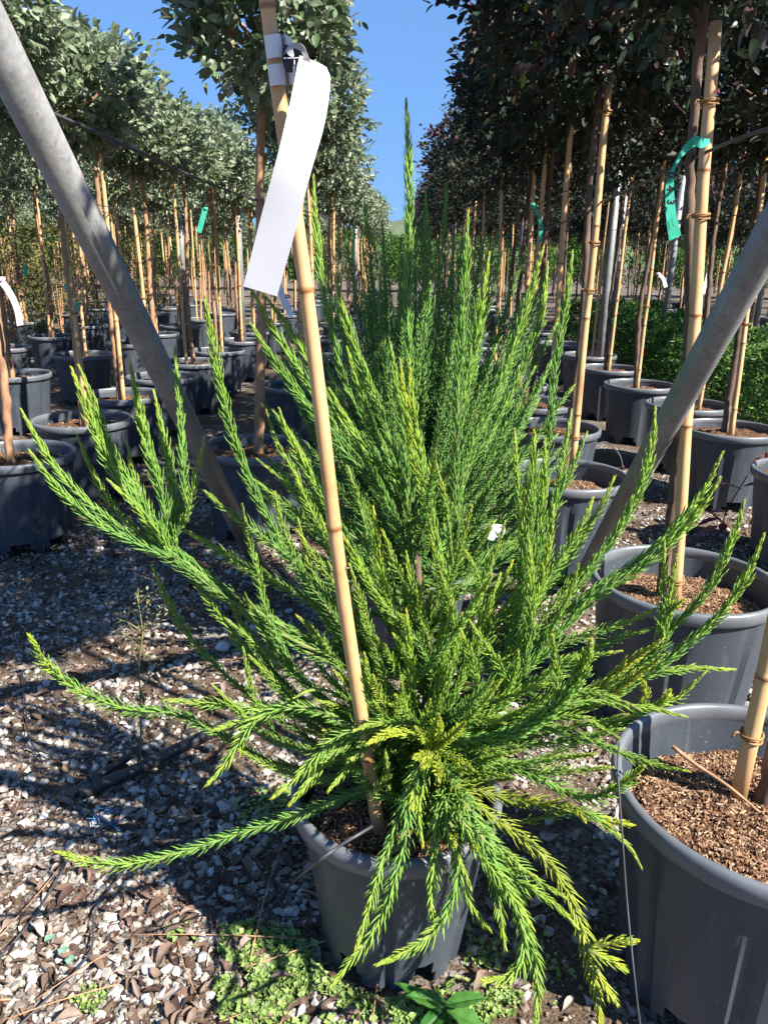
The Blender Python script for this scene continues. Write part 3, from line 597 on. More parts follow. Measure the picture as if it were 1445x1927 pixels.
# ------------------------------------------------------------------ the conifers
NR = 4
def needles_vf(c, L0, a0, a1, spacing, seed, tip=.10, base_frac=0.0, width=.0015, age=(0., .62), sparse=.35, rings=3, flat=0.0):
    """needles in a spiral round the curve c (base to tip). Returns V, F, age"""
    r_ = np.random.default_rng(seed); T, N, B = frames(c); seg = np.r_[0, np.cumsum(np.linalg.norm(np.diff(c, axis=0), axis=1))]; L = seg[-1]
    n = max(8, int(L/spacing)); s = (np.arange(n)+.3*r_.random(n))/n*L
    t = s/L; dist = L-s
    keep = (t > base_frac) | (r_.random(n) < sparse)
    near_tip = dist < .05
    # extra needles packed at the growing tip
    ne = int(26); se = L-.034*r_.random(ne)**1.2; s = np.r_[s[keep], se]; t = s/L; dist = L-s; n = len(s)
    I = lambda A: np.stack([np.interp(s, seg, A[:, k]) for k in range(3)], 1)
    C, Tt, Nn, Bb = I(c), norm(I(T)), norm(I(N)), norm(I(B))
    ph = np.arange(n)*2.39996+.35*r_.standard_normal(n); ph[-ne:] = r_.random(ne)*6.28
    tip = min(tip, L*.45); g = np.clip(dist/tip, 0, 1)
    ln = L0*(.30+.70*g**.7)*(.72+.5*r_.random(n)); A0 = (a0*(.35+.65*g))*(1+.17*r_.standard_normal(n)); A1 = (a1*(.3+.7*g))*(1+.18*r_.standard_normal(n))
    rad = np.cos(ph)[:, None]*Nn+np.sin(ph)[:, None]*Bb
    sidev = np.cross(Tt, rad)
    w = width*(.85+.3*r_.random(n))*(.6+.4*g)
    ss = np.linspace(0, 1, rings+1); Vs = []
    p = C.copy(); prev = 0
    ang_j = .12*r_.standard_normal(n)
    pts = []
    for i, q in enumerate(ss):
        if i:
            a = A0+(A1-A0)*((q+prev)/2); dvec = np.cos(a)[:, None]*Tt+np.sin(a)[:, None]*(rad+ang_j[:, None]*sidev); p = p+dvec*(ln*(q-prev))[:, None]
        pts.append(p.copy()); prev = q
    wf = [1.0, 1.05, .72, 0] if rings == 3 else [1.0, .9, 0]
    vv = []
    for i in range(rings):
        a = A0+(A1-A0)*ss[i]; up = norm(np.cos(a)[:, None]*rad-np.sin(a)[:, None]*Tt)
        vv += [pts[i]+sidev*(w*wf[i])[:, None], pts[i]+up*(w*.75*wf[i])[:, None], pts[i]-sidev*(w*wf[i])[:, None], pts[i]-up*(w*.45*wf[i])[:, None]]
    vv.append(pts[-1]); V = np.stack(vv, 1); k = V.shape[1]
    F4 = []
    for i in range(rings-1):
        for j in range(4): F4.append((i*4+j, i*4+(j+1) % 4, i*4+4+(j+1) % 4, i*4+4+j))
    F3 = [((rings-1)*4+j, (rings-1)*4+(j+1) % 4, k-1) for j in range(4)]
    off = (np.arange(n)*k)[:, None, None]
    age_v = age[0]+(age[1]-age[0])*np.clip(dist/.30, 0, 1)**.55+.07*r_.standard_normal(n)
    age_v = np.clip(age_v, 0, .9); 
    av = np.repeat(age_v[:, None], k, 1); av[:, -1] = np.maximum(av[:, -1]-.12, 0)
    return V.reshape(-1, 3), [(np.array(F4)[None]+off).reshape(-1, 4), (np.array(F3)[None]+off).reshape(-1, 3)], av.ravel()
def shoot(parent, pts, seed, L0=.021, a0=.75, a1=.30, spacing=.0027, mat_='needle', base_frac=.0, sr=(.0045, .0022), tip=.10, width=.0015, age=(0, .62), rings=3, step=.012):
    c = spline(pts, step); b = build('branch', *tube_vf(c, np.linspace(sr[0], sr[1], len(c)), 6), M['stem'], parent)
    V, F, a = needles_vf(c, L0, a0, a1, spacing, seed, tip, base_frac, width, age, rings=rings)
    nd = build('needles', V, F, M[mat_], b, {'v': a}); nd['kind'] = 'stuff'
    return b
conifer = empty('conifer_shrub', (potMc[0], potMc[1], .32))
tag(conifer, 'bright green spiky conifer with upswept shoots in the slate grey pot', 'conifer')
CO = np.array([potMc[0], potMc[1], .32])
# trunk: up from the soil through the middle of the plant
trk = np.array([CO+[0.02, 0, -.03], P(795, 1380, 1.28), P(805, 1280, 1.31), P(790, 1120, 1.36), P(778, 980, 1.40)])
tc = spline(trk, .02)
V, F = tube_vf(tc-CO, np.linspace(.014, .006, len(tc)), 10); build('trunk', V, F, M['trunk_lor'], conifer)
def join_trunk(p):
    h = np.linalg.norm((p-tc)[:, :2], axis=1); z = p[2]-.55*h; return tc[np.argmin(np.abs(tc[:, 2]-np.clip(z, .33, 1.0)))]
# traced shoots: tip first, (Y at tip, Y at inner end), style: u upright, s spreading, h hanging, y yellowish, d short tip
S = {'u': dict(L0=.028, a0=.64, a1=.06, spacing=.0019, width=.0019), 's': dict(L0=.025, a0=.84, a1=.28, spacing=.0018, width=.0015),
     'h': dict(L0=.030, a0=.78, a1=.30, spacing=.0021, width=.0019), 'd': dict(L0=.022, a0=.74, a1=.18, spacing=.0018, width=.0016),
     't': dict(L0=.026, a0=.65, a1=.15, spacing=.0013, width=.0020)}
YOFF = .06
T_ = [
 # fan at the upper left and the limb that carries it
 ('u', 1.15, 1.17, [(42, 775), (90, 860), (150, 930), (220, 990), (300, 1040), (345, 1068)]),
 ('u', 1.08, 1.15, [(58, 852), (110, 920), (170, 975), (250, 1020), (330, 1055), (350, 1072)]),
 ('u', 1.13, 1.16, [(136, 697), (160, 760), (190, 840), (225, 905), (270, 965), (325, 1040)]),
 ('u', 1.16, 1.17, [(150, 692), (175, 752), (202, 830), (240, 900), (290, 980), (335, 1045)]),
 ('d', 1.22, 1.20, [(147, 824), (175, 890), (215, 955), (270, 1010), (330, 1050)]),
 ('u', 1.14, 1.17, [(246, 687), (258, 750), (272, 820), (292, 890), (310, 960), (335, 1050)]),
 ('d', 1.22, 1.19, [(240, 838), (255, 900), (280, 960), (325, 1040)]),
 ('u', 1.20, 1.19, [(290, 740), (305, 810), (318, 870), (330, 950), (340, 1050)]),
 ('u', 1.24, 1.19, [(329, 657), (336, 750), (342, 850), (346, 940), (345, 1055)]),
 ('d', 1.14, 1.17, [(382, 838), (370, 890), (355, 960), (345, 1055)]),
 ('u', 1.10, 1.16, [(205, 905), (255, 955), (305, 1010), (345, 1070)]),
 ('u', 1.17, 1.17, [(180, 780), (215, 870), (262, 950), (322, 1030)]),
 ('s', 1.16, 1.20, [(345, 1068), (385, 1120), (430, 1180), (490, 1250), (560, 1320), (650, 1385)]),
 ('s', 1.24, 1.22, [(287, 1066), (325, 1150), (370, 1215), (430, 1275), (500, 1335), (580, 1390)]),
 ('h', 1.02, 1.18, [(55, 1197), (95, 1258), (160, 1305), (240, 1335), (330, 1345), (420, 1385), (500, 1430), (590, 1455)]),
 ('s', 1.06, 1.18, [(310, 1318), (400, 1325), (480, 1335), (560, 1340), (640, 1370)]),
 ('h', 1.00, 1.10, [(390, 1477), (425, 1435), (455, 1390), (490, 1345), (560, 1330), (640, 1350)]),
 ('s', 1.05, 1.15, [(400, 1375), (440, 1362), (490, 1350), (550, 1345)]),
 ('h', .98, 1.12, [(110, 1605), (180, 1625), (270, 1621), (360, 1598), (450, 1568), (560, 1535), (630, 1508), (715, 1480)]),
 ('h', .98, 1.08, [(515, 1500), (560, 1462), (600, 1418), (645, 1382), (700, 1368), (770, 1355)]),
 ('h', 1.00, 1.10, [(547, 1512), (590, 1462), (622, 1422), (665, 1392), (730, 1375)]),
 ('h', 1.00, 1.10, [(620, 1487), (650, 1450), (672, 1420), (705, 1395), (760, 1370)]),
 ('s', 1.10, 1.16, [(450, 1412), (500, 1438), (560, 1460), (630, 1465), (700, 1440)]),
 ('d', 1.06, 1.15, [(555, 1313), (590, 1298), (630, 1305), (680, 1335), (730, 1370)]),
 ('d', 1.08, 1.16, [(615, 1325), (650, 1348), (690, 1372)]),
 ('d', 1.08, 1.14, [(400, 1290), (440, 1330), (480, 1370), (540, 1400), (620, 1420)]),
 # left middle
 ('s', 1.12, 1.20, [(386, 925), (435, 968), (495, 1010), (555, 1065), (620, 1150), (690, 1260), (750, 1340)]),
 ('s', 1.17, 1.22, [(352, 1000), (415, 1038), (480, 1078), (560, 1118), (640, 1180), (710, 1280)]),
 ('d', 1.14, 1.18, [(456, 953), (466, 1010), (480, 1060), (495, 1130), (520, 1200), (580, 1290)]),
 ('s', 1.18, 1.22, [(518, 930), (530, 985), (550, 1040), (580, 1110), (630, 1190), (690, 1280)]),
 ('d', 1.16, 1.20, [(561, 978), (572, 1030), (592, 1085), (640, 1160), (690, 1240)]),
 ('u', 1.16, 1.26, [(386, 562), (398, 640), (418, 740), (445, 840), (478, 925), (515, 995), (565, 1075), (640, 1180), (720, 1290)]),
 ('d', 1.28, 1.25, [(485, 865), (525, 898), (565, 940), (620, 1000)]),
 ('s', 1.22, 1.24, [(553, 888), (580, 950), (620, 1030), (660, 1120)]),
 ('d', 1.18, 1.21, [(432, 1115), (452, 1170), (490, 1230), (550, 1300)]),
 ('d', 1.17, 1.20, [(462, 1120), (480, 1165), (520, 1225), (580, 1290), (650, 1350)]),
 ('d', 1.10, 1.16, [(458, 1222), (468, 1280), (485, 1330), (520, 1385), (590, 1420)]),
 ('s', 1.13, 1.20, [(425, 1165), (480, 1210), (540, 1260), (610, 1320), (690, 1370)]),
 ('s', 1.12, 1.18, [(470, 1235), (520, 1285), (570, 1335), (630, 1380)]),
 ('s', 1.08, 1.20, [(560, 1160), (600, 1200), (640, 1260), (690, 1330)]),
 ('s', 1.16, 1.22, [(560, 1000), (600, 1060), (640, 1120), (690, 1210), (740, 1300)]),
 # upper left shoots behind the cane
 ('u', 1.25, 1.30, [(475, 547), (510, 612), (560, 690), (605, 765), (660, 850), (715, 925), (760, 1010)]),
 ('u', 1.30, 1.32, [(500, 558), (545, 620), (585, 690), (640, 785), (700, 870), (755, 960)]),
 ('u', 1.18, 1.28, [(476, 615), (512, 672), (560, 740), (600, 790), (655, 855), (715, 925), (755, 1000)]),
 ('u', 1.26, 1.30, [(631, 520), (650, 600), (690, 715), (725, 800), (755, 905)]),
 ('u', 1.34, 1.32, [(590, 335), (594, 430), (604, 520), (625, 625), (650, 720), (690, 800), (735, 870), (762, 925)]),
 ('u', 1.20, 1.26, [(526, 772), (545, 825), (572, 875), (605, 935), (640, 990), (690, 1080)]),
 ('d', 1.26, 1.26, [(502, 775), (522, 835), (555, 890), (600, 960)]),
 ('u', 1.22, 1.26, [(547, 815), (580, 880), (612, 945), (650, 1010), (700, 1110)]),
 ('u', 1.28, 1.30, [(622, 735), (660, 805), (710, 870), (760, 920)]),
 ('u', 1.24, 1.28, [(640, 790), (690, 870), (730, 950), (765, 1040)]),
 ('u', 1.32, 1.33, [(655, 660), (680, 740), (715, 830), (750, 900)]),
 ('s', 1.16, 1.22, [(655, 880), (680, 960), (700, 1060), (730, 1160), (770, 1260)]),
 ('s', 1.20, 1.22, [(690, 930), (705, 1010), (725, 1090), (750, 1180), (780, 1270)]),
 # leader and upright centre
 ('u', 1.36, 1.33, [(764, 192), (768, 280), (770, 380), (769, 480), (768, 580), (769, 700), (772, 820), (775, 960), (785, 1120)]),
 ('u', 1.24, 1.28, [(735, 648), (745, 720), (756, 800), (764, 880), (766, 960), (776, 1080), (790, 1190)]),
 ('y', 1.12, 1.20, [(770, 682), (774, 760), (790, 860), (806, 950), (825, 1040), (845, 1110), (850, 1200), (830, 1300)]),
 ('y', 1.18, 1.22, [(753, 680), (762, 760), (780, 850), (800, 940)]),
 ('y', 1.15, 1.20, [(765, 783), (772, 840), (790, 905), (810, 970)]),
 ('u', 1.20, 1.26, [(880, 402), (876, 500), (869, 600), (863, 700), (860, 800), (856, 900), (858, 980), (848, 1060), (838, 1150), (825, 1280)]),
 ('u', 1.24, 1.27, [(920, 481), (906, 570), (890, 660), (872, 750), (860, 840)]),
 ('u', 1.22, 1.26, [(1021, 470), (992, 565), (958, 670), (922, 760), (888, 830), (862, 910)]),
 ('u', 1.30, 1.28, [(1030, 500), (1016, 600), (966, 730), (915, 825), (872, 900), (860, 990)]),
 ('u', 1.26, 1.28, [(1077, 478), (1064, 570), (1046, 680), (1034, 800), (1018, 950), (998, 1080), (960, 1220), (900, 1310)]),
 ('d', 1.30, 1.28, [(820, 812), (812, 880), (808, 960)]),
 ('d', 1.26, 1.26, [(705, 1035), (725, 1110), (755, 1180), (790, 1250)]),
 ('y', 1.14, 1.20, [(703, 960), (712, 1040), (728, 1120), (760, 1210), (795, 1290)]),
 ('s', 1.14, 1.20, [(720, 1000), (750, 1080), (790, 1150), (810, 1230)]),
 ('d', 1.20, 1.24, [(820, 870), (840, 960), (850, 1050)]),
 ('s', 1.18, 1.22, [(870, 1030), (900, 1085), (905, 1150), (880, 1230)]),
 ('s', 1.12, 1.18, [(700, 1105), (740, 1160), (790, 1215), (812, 1280)]),
 ('d', 1.14, 1.20, [(798, 1085), (790, 1150), (800, 1220)]),
 ('s', 1.10, 1.18, [(830, 1080), (850, 1150), (855, 1220), (840, 1300)]),
 ('s', 1.12, 1.20, [(810, 1010), (830, 1090), (848, 1160)]),
 # right middle
 ('d', 1.25, 1.24, [(968, 810), (973, 900), (981, 1000), (985, 1080), (960, 1180)]),
 ('u', 1.14, 1.20, [(1005, 816), (1004, 880), (998, 960), (988, 1060), (968, 1180), (930, 1280)]),
 ('y', 1.16, 1.20, [(989, 900), (986, 980), (978, 1070), (960, 1150)]),
 ('d', 1.30, 1.26, [(1075, 775), (1062, 850), (1045, 935), (1020, 1030)]),
 ('u', 1.20, 1.22, [(1103, 818), (1076, 880), (1045, 945), (1012, 1050), (985, 1150)]),
 ('y', 1.12, 1.18, [(1041, 955), (1034, 1020), (1018, 1090), (1002, 1150), (965, 1230)]),
 ('d', 1.12, 1.18, [(949, 984), (935, 1030), (908, 1095), (880, 1175), (850, 1260)]),
 ('t', 1.02, 1.15, [(925, 1085), (890, 1138), (835, 1220), (775, 1285), (740, 1330)]),
 ('d', 1.10, 1.16, [(1088, 1065), (1072, 1115), (1040, 1180), (1000, 1245)]),
 ('u', 1.08, 1.16, [(995, 1020), (997, 1110), (995, 1200), (978, 1280), (930, 1340)]),
 ('u', 1.20, 1.22, [(1025, 830), (1022, 930), (1005, 1040), (985, 1140)]),
 ('s', 1.20, 1.20, [(1010, 1090), (960, 1130), (920, 1190), (880, 1260)]),
 ('u', 1.16, 1.20, [(1233, 773), (1224, 850), (1204, 920), (1168, 990), (1110, 1072), (1050, 1150), (985, 1230), (910, 1305)]),
 ('s', 1.22, 1.22, [(1155, 900), (1122, 968), (1062, 1042), (1005, 1120)]),
 ('s', 1.20, 1.20, [(1115, 940), (1088, 1000), (1040, 1072), (990, 1150)]),
 ('s', 1.24, 1.22, [(1120, 975), (1085, 1030), (1035, 1100), (985, 1180)]),
 ('u', 1.14, 1.18, [(1358, 856), (1322, 925), (1262, 1000), (1192, 1060), (1110, 1115), (1030, 1185), (950, 1265), (880, 1330)]),
 ('u', 1.10, 1.16, [(1352, 905), (1322, 950), (1272, 1008), (1205, 1068), (1120, 1122), (1050, 1190), (970, 1275)]),
 ('u', 1.05, 1.16, [(1400, 946), (1376, 1020), (1334, 1105), (1282, 1165), (1205, 1238), (1120, 1300), (1010, 1350), (910, 1385)]),
 ('u', 1.02, 1.14, [(1436, 1010), (1402, 1088), (1352, 1158), (1282, 1220), (1195, 1285), (1085, 1338), (980, 1375)]),
 ('d', 1.08, 1.10, [(1250, 1022), (1249, 1090), (1242, 1160), (1225, 1225)]),
 ('d', 1.07, 1.10, [(1272, 1048), (1262, 1110), (1250, 1180), (1222, 1240)]),
 ('d', 1.07, 1.10, [(1286, 1130), (1260, 1150), (1235, 1195)]),
 ('s', 1.10, 1.16, [(1234, 1146), (1180, 1170), (1118, 1192), (1050, 1215), (980, 1260)]),
 ('s', 1.12, 1.16, [(1230, 1182), (1160, 1202), (1095, 1232), (1020, 1280)]),
 ('d', 1.06, 1.12, [(1166, 1226), (1112, 1235), (1060, 1245), (1000, 1290)]),
 ('y', 1.03, 1.14, [(1245, 1205), (1180, 1250), (1110, 1305), (1020, 1345), (930, 1380)]),
 ('y', 1.02, 1.12, [(1246, 1235), (1190, 1275), (1130, 1320), (1050, 1350)]),
 ('s', 1.20, 1.18, [(1150, 1020), (1095, 1080), (1040, 1140), (980, 1210)]),
 # right low
 ('t', .88, 1.10, [(1112, 1208), (1093, 1262), (1060, 1312), (1018, 1350), (960, 1382), (890, 1395), (820, 1392)]),
 ('d', 1.00, 1.06, [(1040, 1198), (1045, 1255), (1046, 1305), (1010, 1350)]),
 ('d', 1.00, 1.10, [(1204, 1336), (1160, 1316), (1108, 1302), (1050, 1310), (970, 1350)]),
 ('d', 1.04, 1.10, [(1288, 1348), (1235, 1336), (1180, 1328), (1115, 1318), (1030, 1335)]),
 ('d', 1.06, 1.08, [(1327, 1265), (1300, 1290), (1270, 1318), (1215, 1335)]),
 ('d', 1.06, 1.08, [(1260, 1300), (1243, 1322), (1215, 1335)]),
 ('d', 1.06, 1.08, [(1210, 1285), (1215, 1310), (1205, 1335)]),
 ('d', 1.12, 1.14, [(1380, 1260), (1310, 1258), (1245, 1264), (1175, 1280), (1080, 1320)]),
 ('d', .98, 1.08, [(1165, 1390), (1132, 1372), (1098, 1352), (1050, 1350), (980, 1370)]),
 ('d', .94, 1.10, [(1294, 1452), (1240, 1442), (1190, 1426), (1132, 1402), (1080, 1385), (1010, 1370), (930, 1385)]),
 ('h', .90, 1.08, [(1210, 1444), (1170, 1476), (1122, 1499), (1078, 1495), (1020, 1468), (960, 1440), (890, 1425)]),
 ('s', .98, 1.08, [(1120, 1420), (1070, 1425), (1000, 1435), (940, 1440), (870, 1430)]),
 ('s', 1.00, 1.08, [(1150, 1445), (1080, 1450), (1000, 1455), (920, 1450)]),
 ('s', 1.00, 1.10, [(1180, 1345), (1120, 1360), (1050, 1375), (970, 1400)]),
 ('s', 1.02, 1.10, [(1170, 1372), (1100, 1390), (1020, 1400), (930, 1410)]),
 ('s', 1.05, 1.12, [(1080, 1280), (1030, 1310), (970, 1345), (900, 1380)]),
 ('y', .92, 1.06, [(1100, 1545), (1070, 1518), (1010, 1512), (950, 1502), (880, 1485)]),
 ('d', .95, 1.00, [(1206, 1632), (1180, 1590), (1140, 1555), (1085, 1528)]),
 ('d', .97, 1.00, [(1188, 1553), (1140, 1545), (1090, 1528)]),
 ('u', 1.02, 1.14, [(868, 1188), (885, 1240), (897, 1290), (895, 1335), (865, 1375)]),
 ('u', 1.02, 1.14, [(885, 1170), (912, 1215), (945, 1262), (962, 1300), (910, 1350)]),
 ('u', 1.06, 1.14, [(975, 1225), (968, 1270), (940, 1320), (890, 1370)]),
 # hanging in front of the pot
 ('h', .84, 1.02, [(625, 1855), (662, 1808), (700, 1758), (730, 1692), (752, 1625), (766, 1560), (768, 1495), (785, 1440)]),
 ('h', .86, 1.04, [(672, 1782), (690, 1722), (710, 1652), (735, 1582), (757, 1520), (790, 1465)]),
 ('h', .84, .98, [(712, 1815), (765, 1790), (815, 1757), (845, 1705), (862, 1655), (860, 1600), (840, 1540)]),
 ('h', .90, 1.00, [(815, 1755), (812, 1700), (815, 1640), (818, 1580), (825, 1510)]),
 ('h', .84, 1.02, [(950, 1782), (942, 1722), (932, 1662), (915, 1610), (880, 1555), (850, 1490)]),
 ('h', .82, .95, [(908, 1846), (955, 1840), (984, 1803), (982, 1745), (960, 1682), (930, 1622), (890, 1560)]),
 ('h', .80, 1.00, [(1006, 1935), (1012, 1860), (1002, 1792), (985, 1730), (952, 1642), (905, 1562), (865, 1495)]),
 ('y', .80, 1.02, [(1130, 1935), (1124, 1880), (1105, 1785), (1086, 1722), (1058, 1660), (1018, 1608), (960, 1560), (905, 1522), (855, 1480)]),
 ('d', .84, .86, [(1196, 1771), (1150, 1775), (1105, 1785)]),
 ('d', .83, .85, [(1176, 1826), (1140, 1805), (1106, 1790)]),
 ('d', .82, .84, [(1160, 1890), (1142, 1860), (1122, 1825)]),
 ('h', .88, .98, [(1085, 1745), (1042, 1702), (992, 1668), (940, 1635), (890, 1570)]),
 ('h', .88, .98, [(921, 1750), (897, 1722), (876, 1682), (862, 1640), (850, 1580)]),
 ('d', .90, .98, [(1006, 1650), (962, 1632), (918, 1608), (870, 1550)]),
 ('h', .94, 1.06, [(795, 1590), (788, 1540), (795, 1480), (810, 1430)]),
 ('h', .90, 1.00, [(885, 1670), (860, 1610), (845, 1560), (835, 1500)]),
 ('s', .96, 1.04, [(935, 1580), (900, 1540), (865, 1495), (840, 1450)]),
 ('h', .86, .96, [(1000, 1745), (965, 1690), (930, 1640), (890, 1590), (860, 1530)]),
 ('h', .88, .98, [(1065, 1690), (1015, 1660), (960, 1615), (910, 1570), (870, 1510)]),
 # rosettes pointing at the viewer
 ('t', .92, 1.06, [(825, 1345), (822, 1375), (818, 1412)]),
 ('d', .92, 1.06, [(780, 1368), (800, 1390), (818, 1412)]),
 ('d', .92, 1.06, [(875, 1360), (850, 1385), (818, 1412)]),
 ('d', .92, 1.06, [(777, 1428), (800, 1420), (818, 1412)]),
 ('d', .92, 1.06, [(890, 1450), (862, 1432), (825, 1415)]),
 ('d', .92, 1.06, [(825, 1470), (822, 1440), (818, 1412)]),
 ('d', .95, 1.06, [(795, 1445), (806, 1430), (820, 1412)]),
 ('d', .90, 1.0, [(855, 1592), (850, 1570), (840, 1530)]),
 ('d', .90, 1.0, [(897, 1600), (880, 1580), (845, 1530)]),
 ('t', .96, 1.04, [(686, 1232), (690, 1270), (698, 1315), (720, 1350)]),
 ('d', .96, 1.04, [(702, 1272), (708, 1300), (725, 1345)]),
 ('s', .98, 1.08, [(668, 1375), (710, 1360), (760, 1362), (810, 1380)]),
 ('d', .98, 1.04, [(725, 1415), (728, 1455), (705, 1497), (740, 1500)]),
 ('t', .96, 1.06, [(690, 1400), (735, 1380), (790, 1385)]),
 ('s', 1.00, 1.08, [(745, 1310), (760, 1340), (790, 1380)]),
 ('h', .95, 1.05, [(775, 1520), (780, 1470), (795, 1420)]),
]
for i, (st, yt, yb, px) in enumerate(T_):
    n = len(px); pts = []
    for k, (x, y) in enumerate(px):
        f = k/(n-1); pts.append(P(x, y, YOFF+yt+(yb-yt)*f**.8))
    pts = pts[::-1]; j = join_trunk(pts[0]); d = np.linalg.norm(j-pts[0])
    Lv = sum(np.linalg.norm(pts[k+1]-pts[k]) for k in range(n-1)); bf = 0
    if d > .05 and n > 3:
        mid = (j+pts[0])/2+np.array([0, 0, -.12*d]); pts = [j, mid]+pts; bf = d/(d+Lv)*.8
    kw = dict(S['h' if st == 'y' and px[0][1] > 1400 else ('u' if st == 'y' else st)])
    if st == 'y': kw['mat_'] = 'needle_yellow' if px[0][1] > 1100 else 'needle'; kw['age'] = (0, .35)
    if n <= 4 and px[0][1] > 1200 and st in 'td' and len(px) == 3: kw['age'] = (0, .14)
    if px[0] == (1112, 1208): kw.update(L0=.036, width=.0028, spacing=.0013, age=(0, .7), sr=(.006, .004))
    kw['L0'] *= .9+.2*rr.random()
    old = rr.random()
    if st in 'us' and old < .2: kw['age'] = (.15, .8)
    shoot(conifer, np.array(pts)-CO, 1000+i, base_frac=bf, **kw)
# inner filler shoots that the traced ones hide: short twigs off the trunk and limbs
fr = np.random.default_rng(77)
for i in range(26):
    k = int(len(tc)*fr.random()*.95); b = tc[k]; a = fr.random()*6.28; L = .16+.22*fr.random(); up = .2+.9*fr.random()
    e = b+np.array([np.cos(a)*L, np.sin(a)*L*.85, L*up]); m_ = (b+e)/2+np.array([0, 0, -.03])
    shoot(conifer, np.array([b, m_, e])-CO, 3000+i, **S['s'], age=(.25, .85), sr=(.0035, .002))

for i in range(16):
    k = int(len(tc)*(.15+.75*fr.random())); b = tc[k]; x_ = 590+430*fr.random(); y_ = 940+330*fr.random(); e = P(x_, y_, 1.10+.30*fr.random())
    if e[2] < b[2]+.05: continue
    m_ = b*.55+e*.45+np.array([0, 0, -.05]); shoot(conifer, np.array([b, m_, e])-CO, 4000+i, **S['s' if i % 2 else 'd'], age=(.0, .6), sr=(.0035, .002))

for i in range(34):
    k = int(len(tc)*.35*fr.random()); b = tc[k]; x_ = 560+470*fr.random(); y_ = 1270+200*fr.random(); e = P(x_, y_, 1.04+.2*fr.random())
    m_ = b*.5+e*.5+np.array([0, 0, .02]); shoot(conifer, np.array([b, m_, e])-CO, 5000+i, **S['s'], age=(.0, .6), sr=(.0035, .002))
for i in range(16):
    k = int(len(tc)*(.2+.6*fr.random())); b = tc[k]; x_ = 640+330*fr.random(); y_ = 1000+200*fr.random(); e = P(x_, y_, 1.10+.2*fr.random())
    if e[2] < b[2]+.05: continue
    m_ = b*.55+e*.45+np.array([0, 0, -.04]); shoot(conifer, np.array([b, m_, e])-CO, 6000+i, **S['u'], age=(.0, .5), sr=(.0035, .002))

# dark conifers in the aisle behind
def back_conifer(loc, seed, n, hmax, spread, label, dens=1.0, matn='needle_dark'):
    r_ = np.random.default_rng(seed); root = empty('conifer_shrub', loc); tag(root, label, 'conifer')
    V, F = tube_vf(spline([(0, 0, -.05), (.02, 0, .35), (0, .02, .85)], n=10), np.linspace(.016, .006, 10), 8); build('trunk', V, F, M['trunk_lor'], root)
    for i in range(n):
        u = (i+.5)/n; a = i*2.39996; h0 = .04+.42*u*r_.random()**.5; L = hmax*(.60+.40*r_.random())*(.85+.25*u)
        el = .0+1.36*u**1.15+.12*r_.standard_normal(); d = np.array([np.cos(a)*np.cos(el), np.sin(a)*np.cos(el), np.sin(el)]); b = np.array([0, 0, h0])
        hor = np.array([np.cos(a), np.sin(a), 0])*spread
        m1 = b+d*L*.45+hor*.04; e = b+d*L*.85+np.array([0, 0, L*.22])
        shoot(root, np.array([b, m1, e]), seed*100+i, L0=.032, a0=.85, a1=.3, spacing=.0034/dens, mat_=matn, width=.0024, rings=2, age=(.1, .8), step=.03, sr=(.004, .002))
    return root
bc = np.array([.07, 2.42, 0])
place(pot_main, bc, 1.1, 'grey pot under the dark green conifer in the aisle', 'pot')
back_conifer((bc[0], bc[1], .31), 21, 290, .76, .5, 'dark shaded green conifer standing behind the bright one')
bc2 = np.array([.10, 3.75, 0]); place(pot_main, bc2, .3, 'grey pot of the far dark conifer in the aisle', 'pot')
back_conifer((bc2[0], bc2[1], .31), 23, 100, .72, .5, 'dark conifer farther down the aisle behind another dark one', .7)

# ------------------------------------------------------------------ labels
def sheet(name, left, right, m, parent=None, th=.0006, n=24):
    Lc, Rc = spline(left, n=n), spline(right, n=n); cols = 5; V = np.stack([Lc+(Rc-Lc)*f for f in np.linspace(0, 1, cols)], 1).reshape(-1, 3)
    i, j = np.meshgrid(np.arange(n-1), np.arange(cols-1), indexing='ij'); q = (i*cols+j).ravel()
    o = build(name, V, np.stack([q, q+1, q+cols+1, q+cols], 1), m, parent, {'v': np.full(len(V), .5)}, True)
    s = o.modifiers.new('thickness', 'SOLIDIFY'); s.thickness = th; s.offset = 0; e = o.modifiers.new('crisp_edges', 'EDGE_SPLIT'); e.split_angle = R(50); return o
Yt = 1.036
lab = empty('plant_label', P(530, 120, Yt)); tag(lab, 'long blank white label looped round the tilted bamboo cane', 'label')
lo = np.array(lab.location)
sh = lambda L: [P(x, y, Y+.05)-lo for x, y, Y in L]
sheet('label_strip', sh([(564, 104, .955), (560, 122, .943), (546, 190, .938), (520, 300, .945), (490, 412, .957), (458, 538, .966)]),
      sh([(600, 118, .965), (621, 140, .955), (612, 226, .948), (586, 320, .940), (554, 440, .946), (521, 557, .955)]), M['white'], lab)
# two turns round the cane
def wrap(pa, pb, w):
    c = P(*pa, Yt+.005); ax = norm(MC1-MC0); u = norm(np.cross([0, 1, 0], ax)); v = np.cross(ax, u); r = .0115
    th = np.linspace(-.4, 5.6, 30); rr_ = r+.004*np.clip((-th+.3), 0, 1)
    ring = c+(np.cos(th)*rr_)[:, None]*u+(np.sin(th)*rr_)[:, None]*v
    e = P(*pb, Yt-.02)
    ring = np.vstack([e[None], (e+ring[0])[None]/2+[0, -.004, 0], ring])
    return sheet('wrapped_band', list(ring+ax*w/2-lo), list(ring-ax*w/2-lo), M['white'], lab, .0006, 60)
wrap((518, 88), (552, 96), .024); wrap((524, 141), (556, 146), .022)
